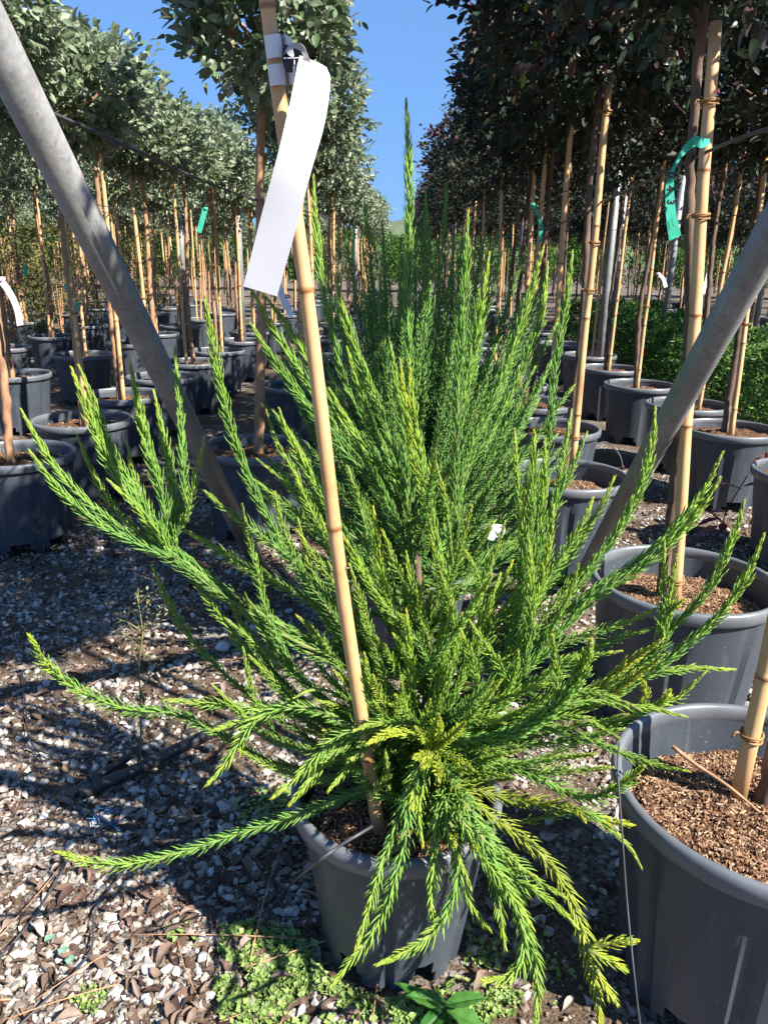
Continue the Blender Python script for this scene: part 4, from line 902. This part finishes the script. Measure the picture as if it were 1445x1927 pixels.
# the loop between the turns and the strip: grey back of the band, dark printed square with a white leaf mark
lp = [P(540, 92, 1.018), P(545, 82, 1.008), P(556, 79, 1.000), P(570, 84, 0.995), P(580, 104, 0.998), P(588, 122, 1.005)]
sheet('label_loop', [p-lo for p in lp], [P(532, 104, 1.022)-lo, P(540, 96, 1.010)-lo, P(553, 90, 1.002)-lo, P(566, 96, 0.998)-lo, P(570, 108, 0.998)-lo, P(562, 122, 1.003)-lo], M['grey_back'], lab)
pl = [P(533, 84, 1.025), P(531, 100, 1.022), P(533, 120, 1.020), P(540, 136, 1.020)]; pr = [P(566, 82, 1.018), P(570, 98, 1.012), P(570, 118, 1.012), P(566, 134, 1.015)]
logo = sheet('printed_square', [p-lo for p in pl], [p-lo for p in pr], M['print'], lab, .0008)
def blob(pxs, Y, name, m, parent, off, th=.0008):
    c = spline([P(x, y, Y)-off for x, y in pxs+pxs[:1]], n=28)[:-1]; V = np.vstack([c, c.mean(0)[None]]); k = len(c)
    o = build(name, V, np.array([(i, (i+1) % k, k) for i in range(k)]), m, parent, None, False); s = o.modifiers.new('thickness', 'SOLIDIFY'); s.thickness = th; return o
blob([(540, 91), (547, 89), (552, 95), (553, 106), (546, 105), (540, 99)], 1.0095, 'leaf_mark', M['white'], logo, lo)
blob([(556, 133), (557, 122), (562, 114), (568, 111), (567, 124), (562, 132)], 1.0075, 'leaf_mark', M['grey_back'], logo, lo)
for a_, b_ in (((534, 108.6), (570, 107.4)), ((554, 108), (554.5, 134))):
    dx_, dy_ = (0, .8) if a_[0] < 540 else (.8, 0)
    sheet('line_mark', [P(a_[0]-dx_, a_[1]-dy_, 1.0085)-lo, P(b_[0]-dx_, b_[1]-dy_, 1.0065)-lo], [P(a_[0]+dx_, a_[1]+dy_, 1.0085)-lo, P(b_[0]+dx_, b_[1]+dy_, 1.0065)-lo], M['white'], logo, .0005, 4)
# ink blot on the cane
for k, pxs in enumerate(([(553, 476), (557, 486), (559, 505), (561, 515), (562, 523), (556, 527), (553, 515), (555, 500)], [(559, 546), (568, 543), (577, 540), (580, 542), (570, 547), (562, 549)])):
    f = (1590-pxs[3][1])/1650; Yc = MC0[1]+(MC1[1]-MC0[1])*f
    tag(blob(pxs, Yc-.0125, 'ink_mark', M['print'], None, np.zeros(3), .0012), ('black smudge on the tilted cane below the white label', 'thin black streak on the joint of the tilted cane')[k], 'smudge')
# teal 043 label on the cane of pot B
Yl = potB[1]-.03
tl = empty('plant_label', P(1300, 260, Yl)); tag(tl, 'teal strip label printed 043 tied to thick bamboo cane', 'label'); to = np.array(tl.location)
sheet('label_strip', [p-to for p in (P(1309, 253, Yl), P(1287, 273, Yl-.01), P(1271, 301, Yl-.02), P(1254, 341, Yl-.03), P(1252, 376, Yl-.03), P(1254, 416, Yl-.03), P(1259, 453, Yl-.025))],
      [p-to for p in (P(1312, 271, Yl), P(1292, 286, Yl-.01), P(1275, 306, Yl-.02), P(1268, 331, Yl-.03), P(1269, 371, Yl-.03), P(1274, 411, Yl-.03), P(1282, 442, Yl-.025))], M['teal'], tl)
sheet('wrapped_band', [p-to for p in (P(1306, 252, Yl-.02), P(1320, 258, Yl-.025), P(1336, 262, Yl-.005))], [p-to for p in (P(1305, 272, Yl-.02), P(1320, 278, Yl-.025), P(1334, 270, Yl-.005))], M['teal'], tl)
def text(body, px, py, Y, size, rot, parent, off, m):
    c = bpy.data.curves.new('t', 'FONT'); c.body = body; c.size = size; c.align_x = 'CENTER'; c.align_y = 'CENTER'; c.extrude = .0003; c.offset = .0011*size/.026
    o = bpy.data.objects.new('t', c); col.objects.link(o); bpy.context.view_layer.update()
    me = bpy.data.meshes.new_from_object(o.evaluated_get(bpy.context.evaluated_depsgraph_get())); bpy.data.objects.remove(o)
    me.materials.clear(); me.materials.append(m); q = bpy.data.objects.new('printed_digit', me); col.objects.link(q); q.parent = parent
    q.matrix_local = Matrix.Translation(Vector(P(px, py, Y)-off)) @ Matrix.Rotation(R(90), 4, 'X') @ Matrix.Rotation(rot, 4, 'Z'); return q
for ch, x, y, rz in (('0', 1262, 329, -1.25), ('4', 1260.5, 354, -1.5), ('3', 1261, 380, -1.62)):
    text(ch, x, y, Yl-.040, .026, rz, tl, to, M['print'])
for k in range(5): text('-', 1266+.9*k-2, 412+k*3.2, Yl-.034, .010, -1.7, tl, to, M['print'])
# small labels on canes farther back
def strip(px, Y, m, label, w=11, group=None, cat='label', words=None):
    """px: centre line of a hanging strip"""
    o0 = P(*px[0], Y); L, R_ = [], []
    for i, (x, y) in enumerate(px):
        a = np.array(px[max(i-1, 0)], float); b = np.array(px[min(i+1, len(px)-1)], float); t = b-a; t /= np.linalg.norm(t); nx = np.array([-t[1], t[0]])*w/2
        L.append(P(x+nx[0], y+nx[1], Y-.006*i)-o0); R_.append(P(x-nx[0], y-nx[1], Y-.006*i)-o0)
    root = empty('plant_label', o0); sheet('label_strip', L, R_, m, root, .0006, 12)
    # the turn round its cane
    V, F = lathe_vf([(.016, -.009), (.017, -.009), (.017, .009), (.016, .009)], 20, True); b = build('wrapped_band', V, F, m, root, {'v': np.full(len(V), .5)}); b.location = (0, .01, 0)
    if words: text(words, px[-1][0]-8, px[-1][1]-38, Y-.035, .03, -1.9, root, o0, M['print'])
    return tag(root, label, cat, group)
strip([(1003, 385), (1012, 402), (1018, 420), (1017, 455)], 5.1, M['teal'], 'teal curled label on a cane beside the support wire', 7)
strip([(386, 392), (382, 408), (374, 437)], 5.6, M['teal'], 'teal label hanging under the grey-green crowns', 10)
strip([(125, 540), (130, 547), (134, 556)], 4.3, M['teal'], 'small teal label on the trunk by the brace pole', 9)
strip([(148, 570), (148, 584)], 7.0, M['teal'], 'tiny teal label low on a far trunk', 8)
strip([(48, 500), (49, 518)], 8.0, M['teal'], 'tiny teal label on a trunk before the olive shrubs', 8)
strip([(0, 525), (18, 550), (32, 580), (38, 612)], 3.4, M['white'], 'white curved label hanging on the grey-green tree behind the brace pole', 12)
strip([(521, 532), (533, 560), (549, 595)], 3.55, M['white'], 'small white label printed 0 on the tan trunk', 13, words='0')
strip([(1239, 515), (1248, 524), (1253, 540)], 6.6, M['white'], 'small white curled label on a bronze tree', 7)
strip([(1334, 515), (1330, 530), (1325, 552)], 5.6, M['white'], 'white label on a cane behind the slanting pole', 9)
strip([(938, 1000), (932, 1008), (928, 1018)], 1.75, M['white'], 'white tag half hidden inside the dark conifer', 22)

# ------------------------------------------------------------------ wires and hoses near the ground
def cable(name, pts, r, m, label, cat): return tubeobj(name, pts, r, M[m], label, cat, 8, None, None, False)
cable('drip_line', [P(700, 1556, 1.02), P(668, 1575, .995), P(640, 1592, .99), P(585, 1632, 1.0), PH(545, 1668, .06), PH(512, 1705, .01)], .0026, 'wire', 'black thin drip line running from the conifer pot down to the litter', 'tube')
cable('drip_line', [P(1165, 1400, 1.05), P(1162, 1440, .99), P(1170, 1560, .93), P(1180, 1700, .88), P(1195, 1850, .82), P(1208, 1960, .79)], .0013, 'wire', 'grey wire hanging in front of the pot of rust brown bark', 'wire')
cable('drip_line', [PH(260, 1400, .01), PH(276, 1470, .015), PH(278, 1530, .02), PH(245, 1620, .012), PH(180, 1715, .012), PH(165, 1800, .014), PH(40, 1927, .012), PH(0, 1965, .01)], .0022, 'wire', 'long black drip line winding over the gravel past the hose end', 'tube')
cable('drip_line', [PH(130, 1615, .012), PH(75, 1710, .014), PH(20, 1780, .014), PH(-30, 1830, .01)], .0022, 'wire', 'short black drip line on the gravel under the long conifer shoot', 'tube')
cable('drip_line', [PH(40, 1240, .008), PH(48, 1330, .012), PH(60, 1400, .02), PH(120, 1425, .014), PH(200, 1420, .012), PH(290, 1395, .012)], .002, 'wire', 'thin black line among the litter above the hose end', 'tube')
cable('drip_line', [P(1118, 840, 3.35), P(1140, 832, 3.4), P(1165, 855, 3.4), P(1172, 880, 3.35)], .003, 'wire', 'black drip line arching over the pale sunlit rim', 'tube')
cable('drip_line', [P(1020, 870, 3.3), P(1075, 912, 3.28), P(1110, 945, 3.3), P(1130, 975, 3.32)], .003, 'wire', 'black drip line down the side of the pale rimmed pot', 'tube')
hz = empty('drip_hose', PH(300, 1430, 0)); tag(hz, 'thick black drip hose with a folded clamped end on the litter', 'hose'); ho = np.array(hz.location)
V, F = tube_vf(spline([PH(425, 1365, .030)-ho, PH(330, 1412, .030)-ho, PH(250, 1452, .030)-ho, PH(190, 1476, .028)-ho, PH(150, 1495, .022)-ho], .01), .0165, 14); build('pipe', V, F, M['hose'], hz)
V, F = tube_vf(spline([PH(430, 1362, .030)-ho, PH(520, 1330, .02)-ho, PH(600, 1300, .02)-ho], .02), .0165, 14); build('pipe', V, F, M['hose'], hz)
V, F = tube_vf(spline([PH(250, 1420, .034)-ho, PH(205, 1448, .036)-ho, PH(160, 1478, .028)-ho, PH(132, 1498, .018)-ho], .01), np.interp(np.linspace(0, 1, 99), [0, .5, 1], [.010, .016, .009])[:len(spline([PH(250, 1420, .034)-ho, PH(205, 1448, .036)-ho, PH(160, 1478, .028)-ho, PH(132, 1498, .018)-ho], .01))], 10); build('folded_end', V, F, M['hose'], hz)
ra = norm(PH(190, 1478, .02)-PH(170, 1487, .02)); V, F = lathe_vf([(.024, -.011), (.026, -.010), (.026, .010), (.024, .011)], 20, True)
cl = build('clamp_ring', V, F, M['hose'], hz); cl.matrix_local = Matrix.Translation(Vector(PH(178, 1474, .03)-ho)) @ Vector(ra).to_track_quat('Z', 'Y').to_matrix().to_4x4()
# blue twine and green scraps in the litter
mb = MB()
for i in range(14):
    a = PH(165+rr.uniform(0, 60), 1528+rr.uniform(0, 22), .02); V, F = tube_vf(spline([a, a+[rr.uniform(-.02, .02), rr.uniform(-.02, .02), rr.uniform(0, .02)], a+[rr.uniform(-.04, .04), rr.uniform(-.03, .03), -.005]], n=6), .0009, 4); mb.add(V, F)
tag(mb.obj('twine_scrap', M['blueplastic']), 'frayed blue plastic twine scrap in the litter', 'twine')
for x, y, a in ((93, 1767, .3), (132, 1808, 1.0), (118, 1790, .7)):
    p = PH(x, y, .014); V = np.array([[-.012, -.008, 0], [.013, -.006, .004], [.012, .009, .002], [-.011, .007, .005], [-.012, -.008, .0012], [.013, -.006, .0052], [.012, .009, .0032], [-.011, .007, .0062]])
    o = build('plastic_scrap', V*.75, np.array([(3, 2, 1, 0), (4, 5, 6, 7), (0, 1, 5, 4), (1, 2, 6, 5), (2, 3, 7, 6), (3, 0, 4, 7)]), M['greenplastic'], None, None, False); o.location = p; o.rotation_euler.z = a
    tag(o, 'pale green flat plastic scrap on the gravel by the drip line', 'scrap', 'green scraps')

# ------------------------------------------------------------------ gravel, stones, litter, liverwort
pots_xy = [(potA, .23), (potB, .23), (potC, .23), (potMc, .16), (potL, .23), (bc, .16)]
def inpot(x, y):
    k = np.zeros(len(x), bool)
    for p, r in pots_xy: k |= (x-p[0])**2+(y-p[1])**2 < r*r
    return k
def fnoise(x, y, s, seed):
    r_ = np.random.default_rng(seed); v = 0
    for i in range(5):
        a = r_.random()*6.28; f = s*(1.0+.7*i); v = v+np.sin((x*np.cos(a)+y*np.sin(a))*f+r_.random()*6.28+1.3*np.sin((y*np.cos(a)-x*np.sin(a))*f*.8))/(1+.5*i)
    return v/2.6
ico = []
t_ = (1+5**.5)/2
IV = norm(np.array([(-1, t_, 0), (1, t_, 0), (-1, -t_, 0), (1, -t_, 0), (0, -1, t_), (0, 1, t_), (0, -1, -t_), (0, 1, -t_), (t_, 0, -1), (t_, 0, 1), (-t_, 0, -1), (-t_, 0, 1)], float))
IF = np.array([(0, 11, 5), (0, 5, 1), (0, 1, 7), (0, 7, 10), (0, 10, 11), (1, 5, 9), (5, 11, 4), (11, 10, 2), (10, 7, 6), (7, 1, 8), (3, 9, 4), (3, 4, 2), (3, 2, 6), (3, 6, 8), (3, 8, 9), (4, 9, 5), (2, 4, 11), (6, 2, 10), (8, 6, 7), (9, 8, 1)])
def ground_points(n, seed, far=4.6):
    """random ground points spread about evenly over what the photograph shows of the near ground"""
    r_ = np.random.default_rng(seed); y = .55+(far-.55)*r_.random(n)**1.35; half = .62*y+.25; x = (r_.random(n)*2-1)*half; k = ~inpot(x, y); return x[k], y[k], r_
def gravel(n, seed, smin, smax, far, name, cut):
    x, y, r_ = ground_points(n, seed, far); k = fnoise(x, y, 7, 5)+.25*r_.standard_normal(len(x)) > cut; 
    # bare wet soil between the conifer pot and its neighbour, thick gravel on the other side
    k &= ~((x > .10) & (x < .55) & (y > .7) & (y < 1.75) & (r_.random(len(x)) < .86)); x, y = x[k], y[k]; N = len(x)
    s = smin+(smax-smin)*r_.random(N)**2.4; A = r_.random((N, 3))*6.28
    sc = np.stack([s*(.8+.5*r_.random(N)), s*(.7+.4*r_.random(N)), s*(.45+.3*r_.random(N))], 1)
    B = basis(np.stack([np.cos(A[:, 0]), np.sin(A[:, 0]), .35*r_.standard_normal(N)], 1), roll=.4*r_.standard_normal(N))
    jit = 1+.28*r_.standard_normal((N, 12, 1)); V = np.einsum('nij,nvj->nvi', B*sc[:, None, :], IV[None]*np.clip(jit, .55, 1.5))+np.stack([x, y, gz(x, y)+sc[:, 2]*.45], 1)[:, None]
    F = (IF[None]+(np.arange(N)*12)[:, None, None]).reshape(-1, 3)
    o = build(name, V.reshape(-1, 3), F, M['gravel'], None, {'v': np.repeat(np.clip(r_.beta(2.2, 2.0, N), 0, 1), 12)}, False)
    return o
tag(gravel(40000, 11, .003, .0145, 5.2, 'gravel', -.42), 'pale grey limestone gravel spread over the ground', 'gravel', None, 'stuff')
# larger stones one by one
def stones(n):
    protos = []
    for i in range(6):
        r_ = np.random.default_rng(200+i); V = IV*(1+.2*r_.standard_normal((12, 1)))*np.array([1, .78, .5]); protos.append(bpy.data.meshes)
        o = build('stone', V, IF, M['stone1'], None, None, False); protos[-1] = o
        bv = o.modifiers.new('worn', 'BEVEL'); bv.width = .12; bv.segments = 2; bv.limit_method = 'NONE'
    x, y, r_ = ground_points(n*2, 31, 3.4); k = (x < .15) | (x > .8); x, y = x[k][:n], y[k][:n]
    for i in range(len(x)):
        o = protos[i % 6] if i < 6 else protos[i % 6].copy()
        if i >= 6: col.objects.link(o)
        s = .011+.010*r_.random()**2; o.location = (x[i], y[i], gz(x[i], y[i])+s*.28); o.scale = (s, s, s); o.rotation_euler = (.3*r_.standard_normal(), .3*r_.standard_normal(), r_.random()*6.28)
        tag(o, 'larger pale grey angular stone lying among the gravel', 'stone', 'larger stones in the gravel')
    for j, (px, py, s) in enumerate(((420, 1222, .036), (470, 1240, .02), (383, 1805, .017))):
        o = protos[j].copy(); col.objects.link(o); p = PH(px, py, 0); o.location = (p[0], p[1], s*.3); o.scale = (s, s, s); o.rotation_euler.z = j
        tag(o, 'larger pale grey angular stone lying among the gravel', 'stone', 'larger stones in the gravel')
stones(90)
# dry leaves
def litter_t(seed):
    r_ = np.random.default_rng(seed); xs = np.linspace(0, 1, 7); w = .24*np.sin(np.pi*xs**.85)**.8*(1+.12*r_.standard_normal(7)); w[0] = w[-1] = .012
    bend = .8*r_.standard_normal(); cup = .2+1.1*r_.random(); tw = .9*r_.standard_normal(); V = []
    for i, x in enumerate(xs):
        zb = bend*(x-.5)**2*1.6-.25*bend*.4; xx = x-.5
        for s in (-1, -.5, 0, .5, 1):
            yy = s*w[i]*(1-.3*cup*abs(s)); zz = zb+cup*w[i]*s*s+tw*w[i]*s*(x-.5)+.018*r_.standard_normal(); V.append((xx, yy, zz))
    V = np.array(V); i, j = np.meshgrid(np.arange(6), np.arange(4), indexing='ij'); q = (i*5+j).ravel()
    V[:, 2] -= V[:, 2].min(); return V, [np.stack([q, q+1, q+6, q+5], 1)]
LT_ = [litter_t(300+i) for i in range(8)]
def litter_pts(n, seed, far):
    x, y, r_ = ground_points(n, seed, far); d = fnoise(x, y, 5, 9); k = (d+.5*r_.standard_normal(len(x)) > -.15); k |= (np.hypot(x-potMc[0]+.25, y-potMc[1]) < .3)
    k &= ~((x > .10) & (x < .55) & (y > .7) & (y < 1.7) & (r_.random(len(x)) < .8))
    q = np.stack([x, y], 1)[k]; return q, r_
q, r_ = litter_pts(14000, 41, 5.4); order = np.argsort(q[:, 1]+.9*r_.random(len(q))); q = q[order]
lp_ = [None]*8
for i, (x, y) in enumerate(q[:290]):
    k = i % 8
    if lp_[k] is None: o = lp_[k] = build('fallen_leaf', *LT_[k], M['litter1'], None, None, True)
    else: o = lp_[k].copy(); col.objects.link(o)
    s = .026+.034*r_.random()**1.4; o.location = (x, y, gz(x, y)+.004+.004*r_.random()); o.scale = (s, s, s*(.8+.4*r_.random())); o.rotation_euler = (.22*r_.standard_normal(), .22*r_.standard_normal(), r_.random()*6.28)
    tag(o, 'dry curled brown or grey fallen leaf on the gravel', 'leaf', 'fallen leaves on the gravel')
rest = q[290:]; mb = MB(); idx = r_.integers(0, 8, len(rest))
for k in range(8):
    g = rest[idx == k]; N = len(g); sc = .020+.036*r_.random(N)**1.3
    B = basis(np.stack([np.cos(r_.random(N)*6.28), np.sin(r_.random(N)*6.28), .2*r_.standard_normal(N)], 1), roll=.3*r_.standard_normal(N)+np.where(r_.random(N) < .4, 3.14, 0))*sc[:, None, None]
    V, F = scatter(LT_[k][0], LT_[k][1], B, np.stack([g[:, 0], g[:, 1], gz(g[:, 0], g[:, 1])+.008], 1)); mb.add(V, F, np.repeat(r_.beta(1.6, 1.6, N), len(LT_[k][0])))
tag(mb.obj('leaf_litter', M['litter']), 'brown dry leaf litter strewn over the ground', 'litter', None, 'stuff')
# crumbs of broken leaf and bark between the stones
x, y, r_ = ground_points(30000, 61, 5.2); N = len(x); th = r_.random(N)*6.28
V, F = scatter(leaf_t(.35, .1, .2, False)[0], LEAF_LO[1], basis(np.stack([np.cos(th), np.sin(th), .25*r_.standard_normal(N)], 1), roll=.5*r_.standard_normal(N))*(.004+.012*r_.random(N)**2)[:, None, None], np.stack([x, y, gz(x, y)+.004+.005*r_.random(N)], 1))
tag(build('leaf_crumbs', V, F, M['litter'], None, {'v': np.repeat(r_.beta(1.3, 2.0, N), 5)}), 'brown crumbs of broken leaf scattered between the stones', 'litter', None, 'stuff')
# twigs
for i in range(26):
    x, y = (-.95+rr.random()*1.1, .8+rr.random()*1.6); a = rr.random()*6.28; L = .06+.12*rr.random(); p = np.array([x, y, .012]); d = np.array([math.cos(a), math.sin(a), 0])
    V, F = tube_vf(spline([-d*L, np.array([.01*rr.uniform(-1, 1), .01*rr.uniform(-1, 1), .006]), d*L], n=8), np.linspace(.0018, .0009, 8), 5); o = build('twig', V, F, M['trunk_fei']); o.location = p
    tag(o, 'thin dry brown twig lying on the litter', 'twig', 'twigs on the litter')
# liverwort mat
def liverwort():
    r_ = np.random.default_rng(51)
    poly = [(420, 1745), (500, 1735), (590, 1770), (640, 1830), (760, 1800), (900, 1840), (985, 1870), (960, 1930), (850, 1990), (430, 1990), (400, 1850)]
    A = np.array([PH(x, y)[:2] for x, y in poly]); lo_, hi_ = A.min(0), A.max(0); p = lo_+(hi_-lo_)*r_.random((9500, 2)); p = np.vstack([p, np.array([PH(535, 1520)[:2]])+.05*r_.standard_normal((500, 2)), np.array([PH(165, 1893)[:2]])+.018*r_.standard_normal((120, 2)), np.array([PH(325, 1765)[:2]])+.02*r_.standard_normal((60, 2)), np.array([PH(905, 1795)[:2]])+.03*r_.standard_normal((120, 2)), np.array([PH(1010, 1800)[:2]])+.05*r_.standard_normal((100, 2))])
    ins = np.zeros(len(p), bool); x, y = p.T
    for i in range(len(A)):
        (x1, y1), (x2, y2) = A[i], A[(i+1) % len(A)]; c = (y1 > y) != (y2 > y); ins ^= c & (x < (x2-x1)*(y-y1)/(y2-y1+1e-12)+x1)
    ins[9500:] = True; hole = fnoise(x, y, 26, 3)+.15*r_.standard_normal(len(x)) > .22; k = ins & ~hole & ~inpot(x, y); p = p[k]; N = len(p)
    a = np.linspace(0, 2*np.pi, 8, endpoint=False); rr_ = 1+.22*np.cos(a*4+.5); V = [(0, 0, 0)]+[(.55*np.cos(t), .55*np.sin(t), .10) for t in a]+[(r*np.cos(t), r*np.sin(t), .34+.12*math.cos(2*t)) for t, r in zip(a, rr_)]
    F3 = [(0, 1+i, 1+(i+1) % 8) for i in range(8)]; F4 = [(1+i, 9+i, 9+(i+1) % 8, 1+(i+1) % 8) for i in range(8)]
    s = .0025+.0058*r_.random(N)**1.6; up = norm(np.stack([.45*r_.standard_normal(N), .45*r_.standard_normal(N), np.ones(N)], 1)); th = r_.random(N)*6.28
    u = norm(np.cross(up, np.stack([np.cos(th), np.sin(th), np.zeros(N)], 1))); B = np.stack([u, np.cross(up, u), up], -1)*s[:, None, None]
    z = gz(p[:, 0], p[:, 1])+.006+.012*r_.random(N)+.006*fnoise(p[:, 0], p[:, 1], 40, 8)
    V, F = scatter(np.array(V, float), [np.array(F3), np.array(F4)], B, np.stack([p[:, 0], p[:, 1], z], 1))
    tag(build('liverwort_mat', V, F, M['liver'], None, {'v': np.repeat(r_.beta(2, 2, N), 17)}), 'bright green liverwort mat in front of the conifer pot', 'liverwort', None, 'stuff')
liverwort()

# ------------------------------------------------------------------ small plants
def big_leaf(parent, base, tip, w, name='leaf', m=None, droop=.25):
    base, tip = np.asarray(base, float), np.asarray(tip, float); L = np.linalg.norm(tip-base); n = 11; xs = np.linspace(0, 1, n); ww = w*np.sin(np.pi*np.clip(xs*.96+.02, 0, 1)**.8)**.85; V = []
    for i, x in enumerate(xs):
        for s in (-1, -.55, -.06, 0, .06, .55, 1): V.append((x*L, s*ww[i], -.0*x+.25*abs(s)*ww[i]-droop*L*(x*x-.0)*.5-(.0016 if s == 0 else 0)+.0016*math.cos(i*2.2)*abs(s)))
    i, j = np.meshgrid(np.arange(n-1), np.arange(6), indexing='ij'); q = (i*7+j).ravel(); o = build(name, np.array(V), np.stack([q, q+1, q+8, q+7], 1), m or M['broad'], parent)
    B = basis((tip-base)[None])[0]; m4 = Matrix.Identity(4)
    for a in range(3):
        for c in range(3): m4[a][c] = B[a, c]
        m4[a][3] = base[a]
    o.matrix_local = m4; return o
bp = PH(838, 1925, 0); bl = empty('broadleaf_seedling', bp); tag(bl, 'broad glossy green seedling at the edge of the liverwort', 'seedling')
V, F = tube_vf(spline([(0, 0, -.01), (.003, 0, .02), (0, 0, .045)], n=6), .002, 6); build('stem', V, F, M['broad'], bl)
c0 = np.array([0, 0, .044])
big_leaf(bl, c0, P(768, 1868, bp[1]+.005)-bp, .019); big_leaf(bl, c0, P(912, 1872, bp[1]+.005)-bp, .0165); big_leaf(bl, c0-[0, 0, .008], P(780, 1960, bp[1]-.05)-bp, .018); big_leaf(bl, c0-[0, 0, .01], P(915, 1935, bp[1]-.03)-bp, .02); big_leaf(bl, c0-[0, 0, .012], P(745, 1842, bp[1]+.03)-bp, .012)
# dry weed on the gravel at left
wp = PH(266, 1425, 0); wd = empty('dry_weed', wp); tag(wd, 'thin dry straggling weed growing from the gravel beside the hose', 'weed')
mb = MB(); st = [P(266, 1425, wp[1])-wp, P(264, 1320, wp[1])-wp, P(262, 1250, wp[1])-wp, P(268, 1190, wp[1])-wp, P(258, 1120, wp[1])-wp]
V, F = tube_vf(spline(st, n=20), np.linspace(.003, .0013, 20), 6); mb.add(V, F)
wr = random.Random(3)
ends = []
for i in range(26):
    k = wr.random(); b = spline(st, n=20)[6+int(13*k)]; a = wr.uniform(-1, 1); e = b+np.array([.055*a, wr.uniform(-.04, .04), wr.uniform(.01, .075)]); V, F = tube_vf(spline([b, (b+e)/2+[.01*a, 0, .012], e], n=7), np.linspace(.0016, .0008, 7), 5); mb.add(V, F, wr.random()); ends.append(e)
mb.obj('stem', M['weed'], wd)
mb = MB()
for i in range(170):
    e = ends[i % 26]+np.array([wr.gauss(0, .008), wr.gauss(0, .008), wr.gauss(0, .012)]); d = np.array([[wr.gauss(0, 1), wr.gauss(0, 1), wr.gauss(.3, .6)]]); V, F = scatter(LEAF_LO[0], LEAF_LO[1], basis(d)*(.006+.010*wr.random()), e[None]); mb.add(V, F, wr.random())
k = mb.obj('leaves', M['weed'], wd); k['kind'] = 'stuff'
for (x0, y0, x1, y1, w) in ((264, 1235, 288, 1228, .005), (263, 1262, 232, 1265, .005), (266, 1300, 272, 1325, .005)): big_leaf(wd, P(x0, y0, wp[1])-wp, P(x1, y1, wp[1]-.02)-wp, w, 'leaf', M['weed'], .8)
# burgundy sprouts beyond the pot of the 043 cane
sp = PH(1372, 1010, 0); sg = empty('burgundy_sprout', sp); tag(sg, 'burgundy leaved sprout between the dark pots', 'sprout')
Ys = sp[1]
V, F = tube_vf(spline([(0, 0, -.01), P(1362, 975, Ys)-sp, P(1400, 905, Ys)-sp, P(1440, 850, Ys)-sp], n=14), .003, 6); build('stem', V, F, M['trunk_lor'], sg)
for (x0, y0, x1, y1, w) in ((1400, 915, 1450, 905, .035), (1395, 920, 1350, 905, .035), (1432, 862, 1415, 880, .03), (1360, 985, 1325, 950, .028), (1362, 985, 1358, 1000, .028), (1350, 975, 1312, 985, .028), (1350, 990, 1310, 1005, .028), (1372, 980, 1390, 975, .02), (1440, 850, 1436, 890, .03), (1365, 960, 1338, 962, .03)):
    big_leaf(sg, P(x0, y0, Ys)-sp, P(x1, y1, Ys-.04)-sp, w*.8, 'leaf', M['pink'])
# debris in the soil of the nearest pot: a stick and a dead leaf
V, F = tube_vf(spline([P(1265, 1405, potA[1]-.02), P(1310, 1440, potA[1]-.05), P(1370, 1480, potA[1]-.09), P(1430, 1530, potA[1]-.12)], n=12), np.linspace(.004, .0022, 12), 6)
tag(build('twig', V, F, M['trunk_fei']), 'pale dead twig lying on the rust brown bark of the large pot', 'twig')
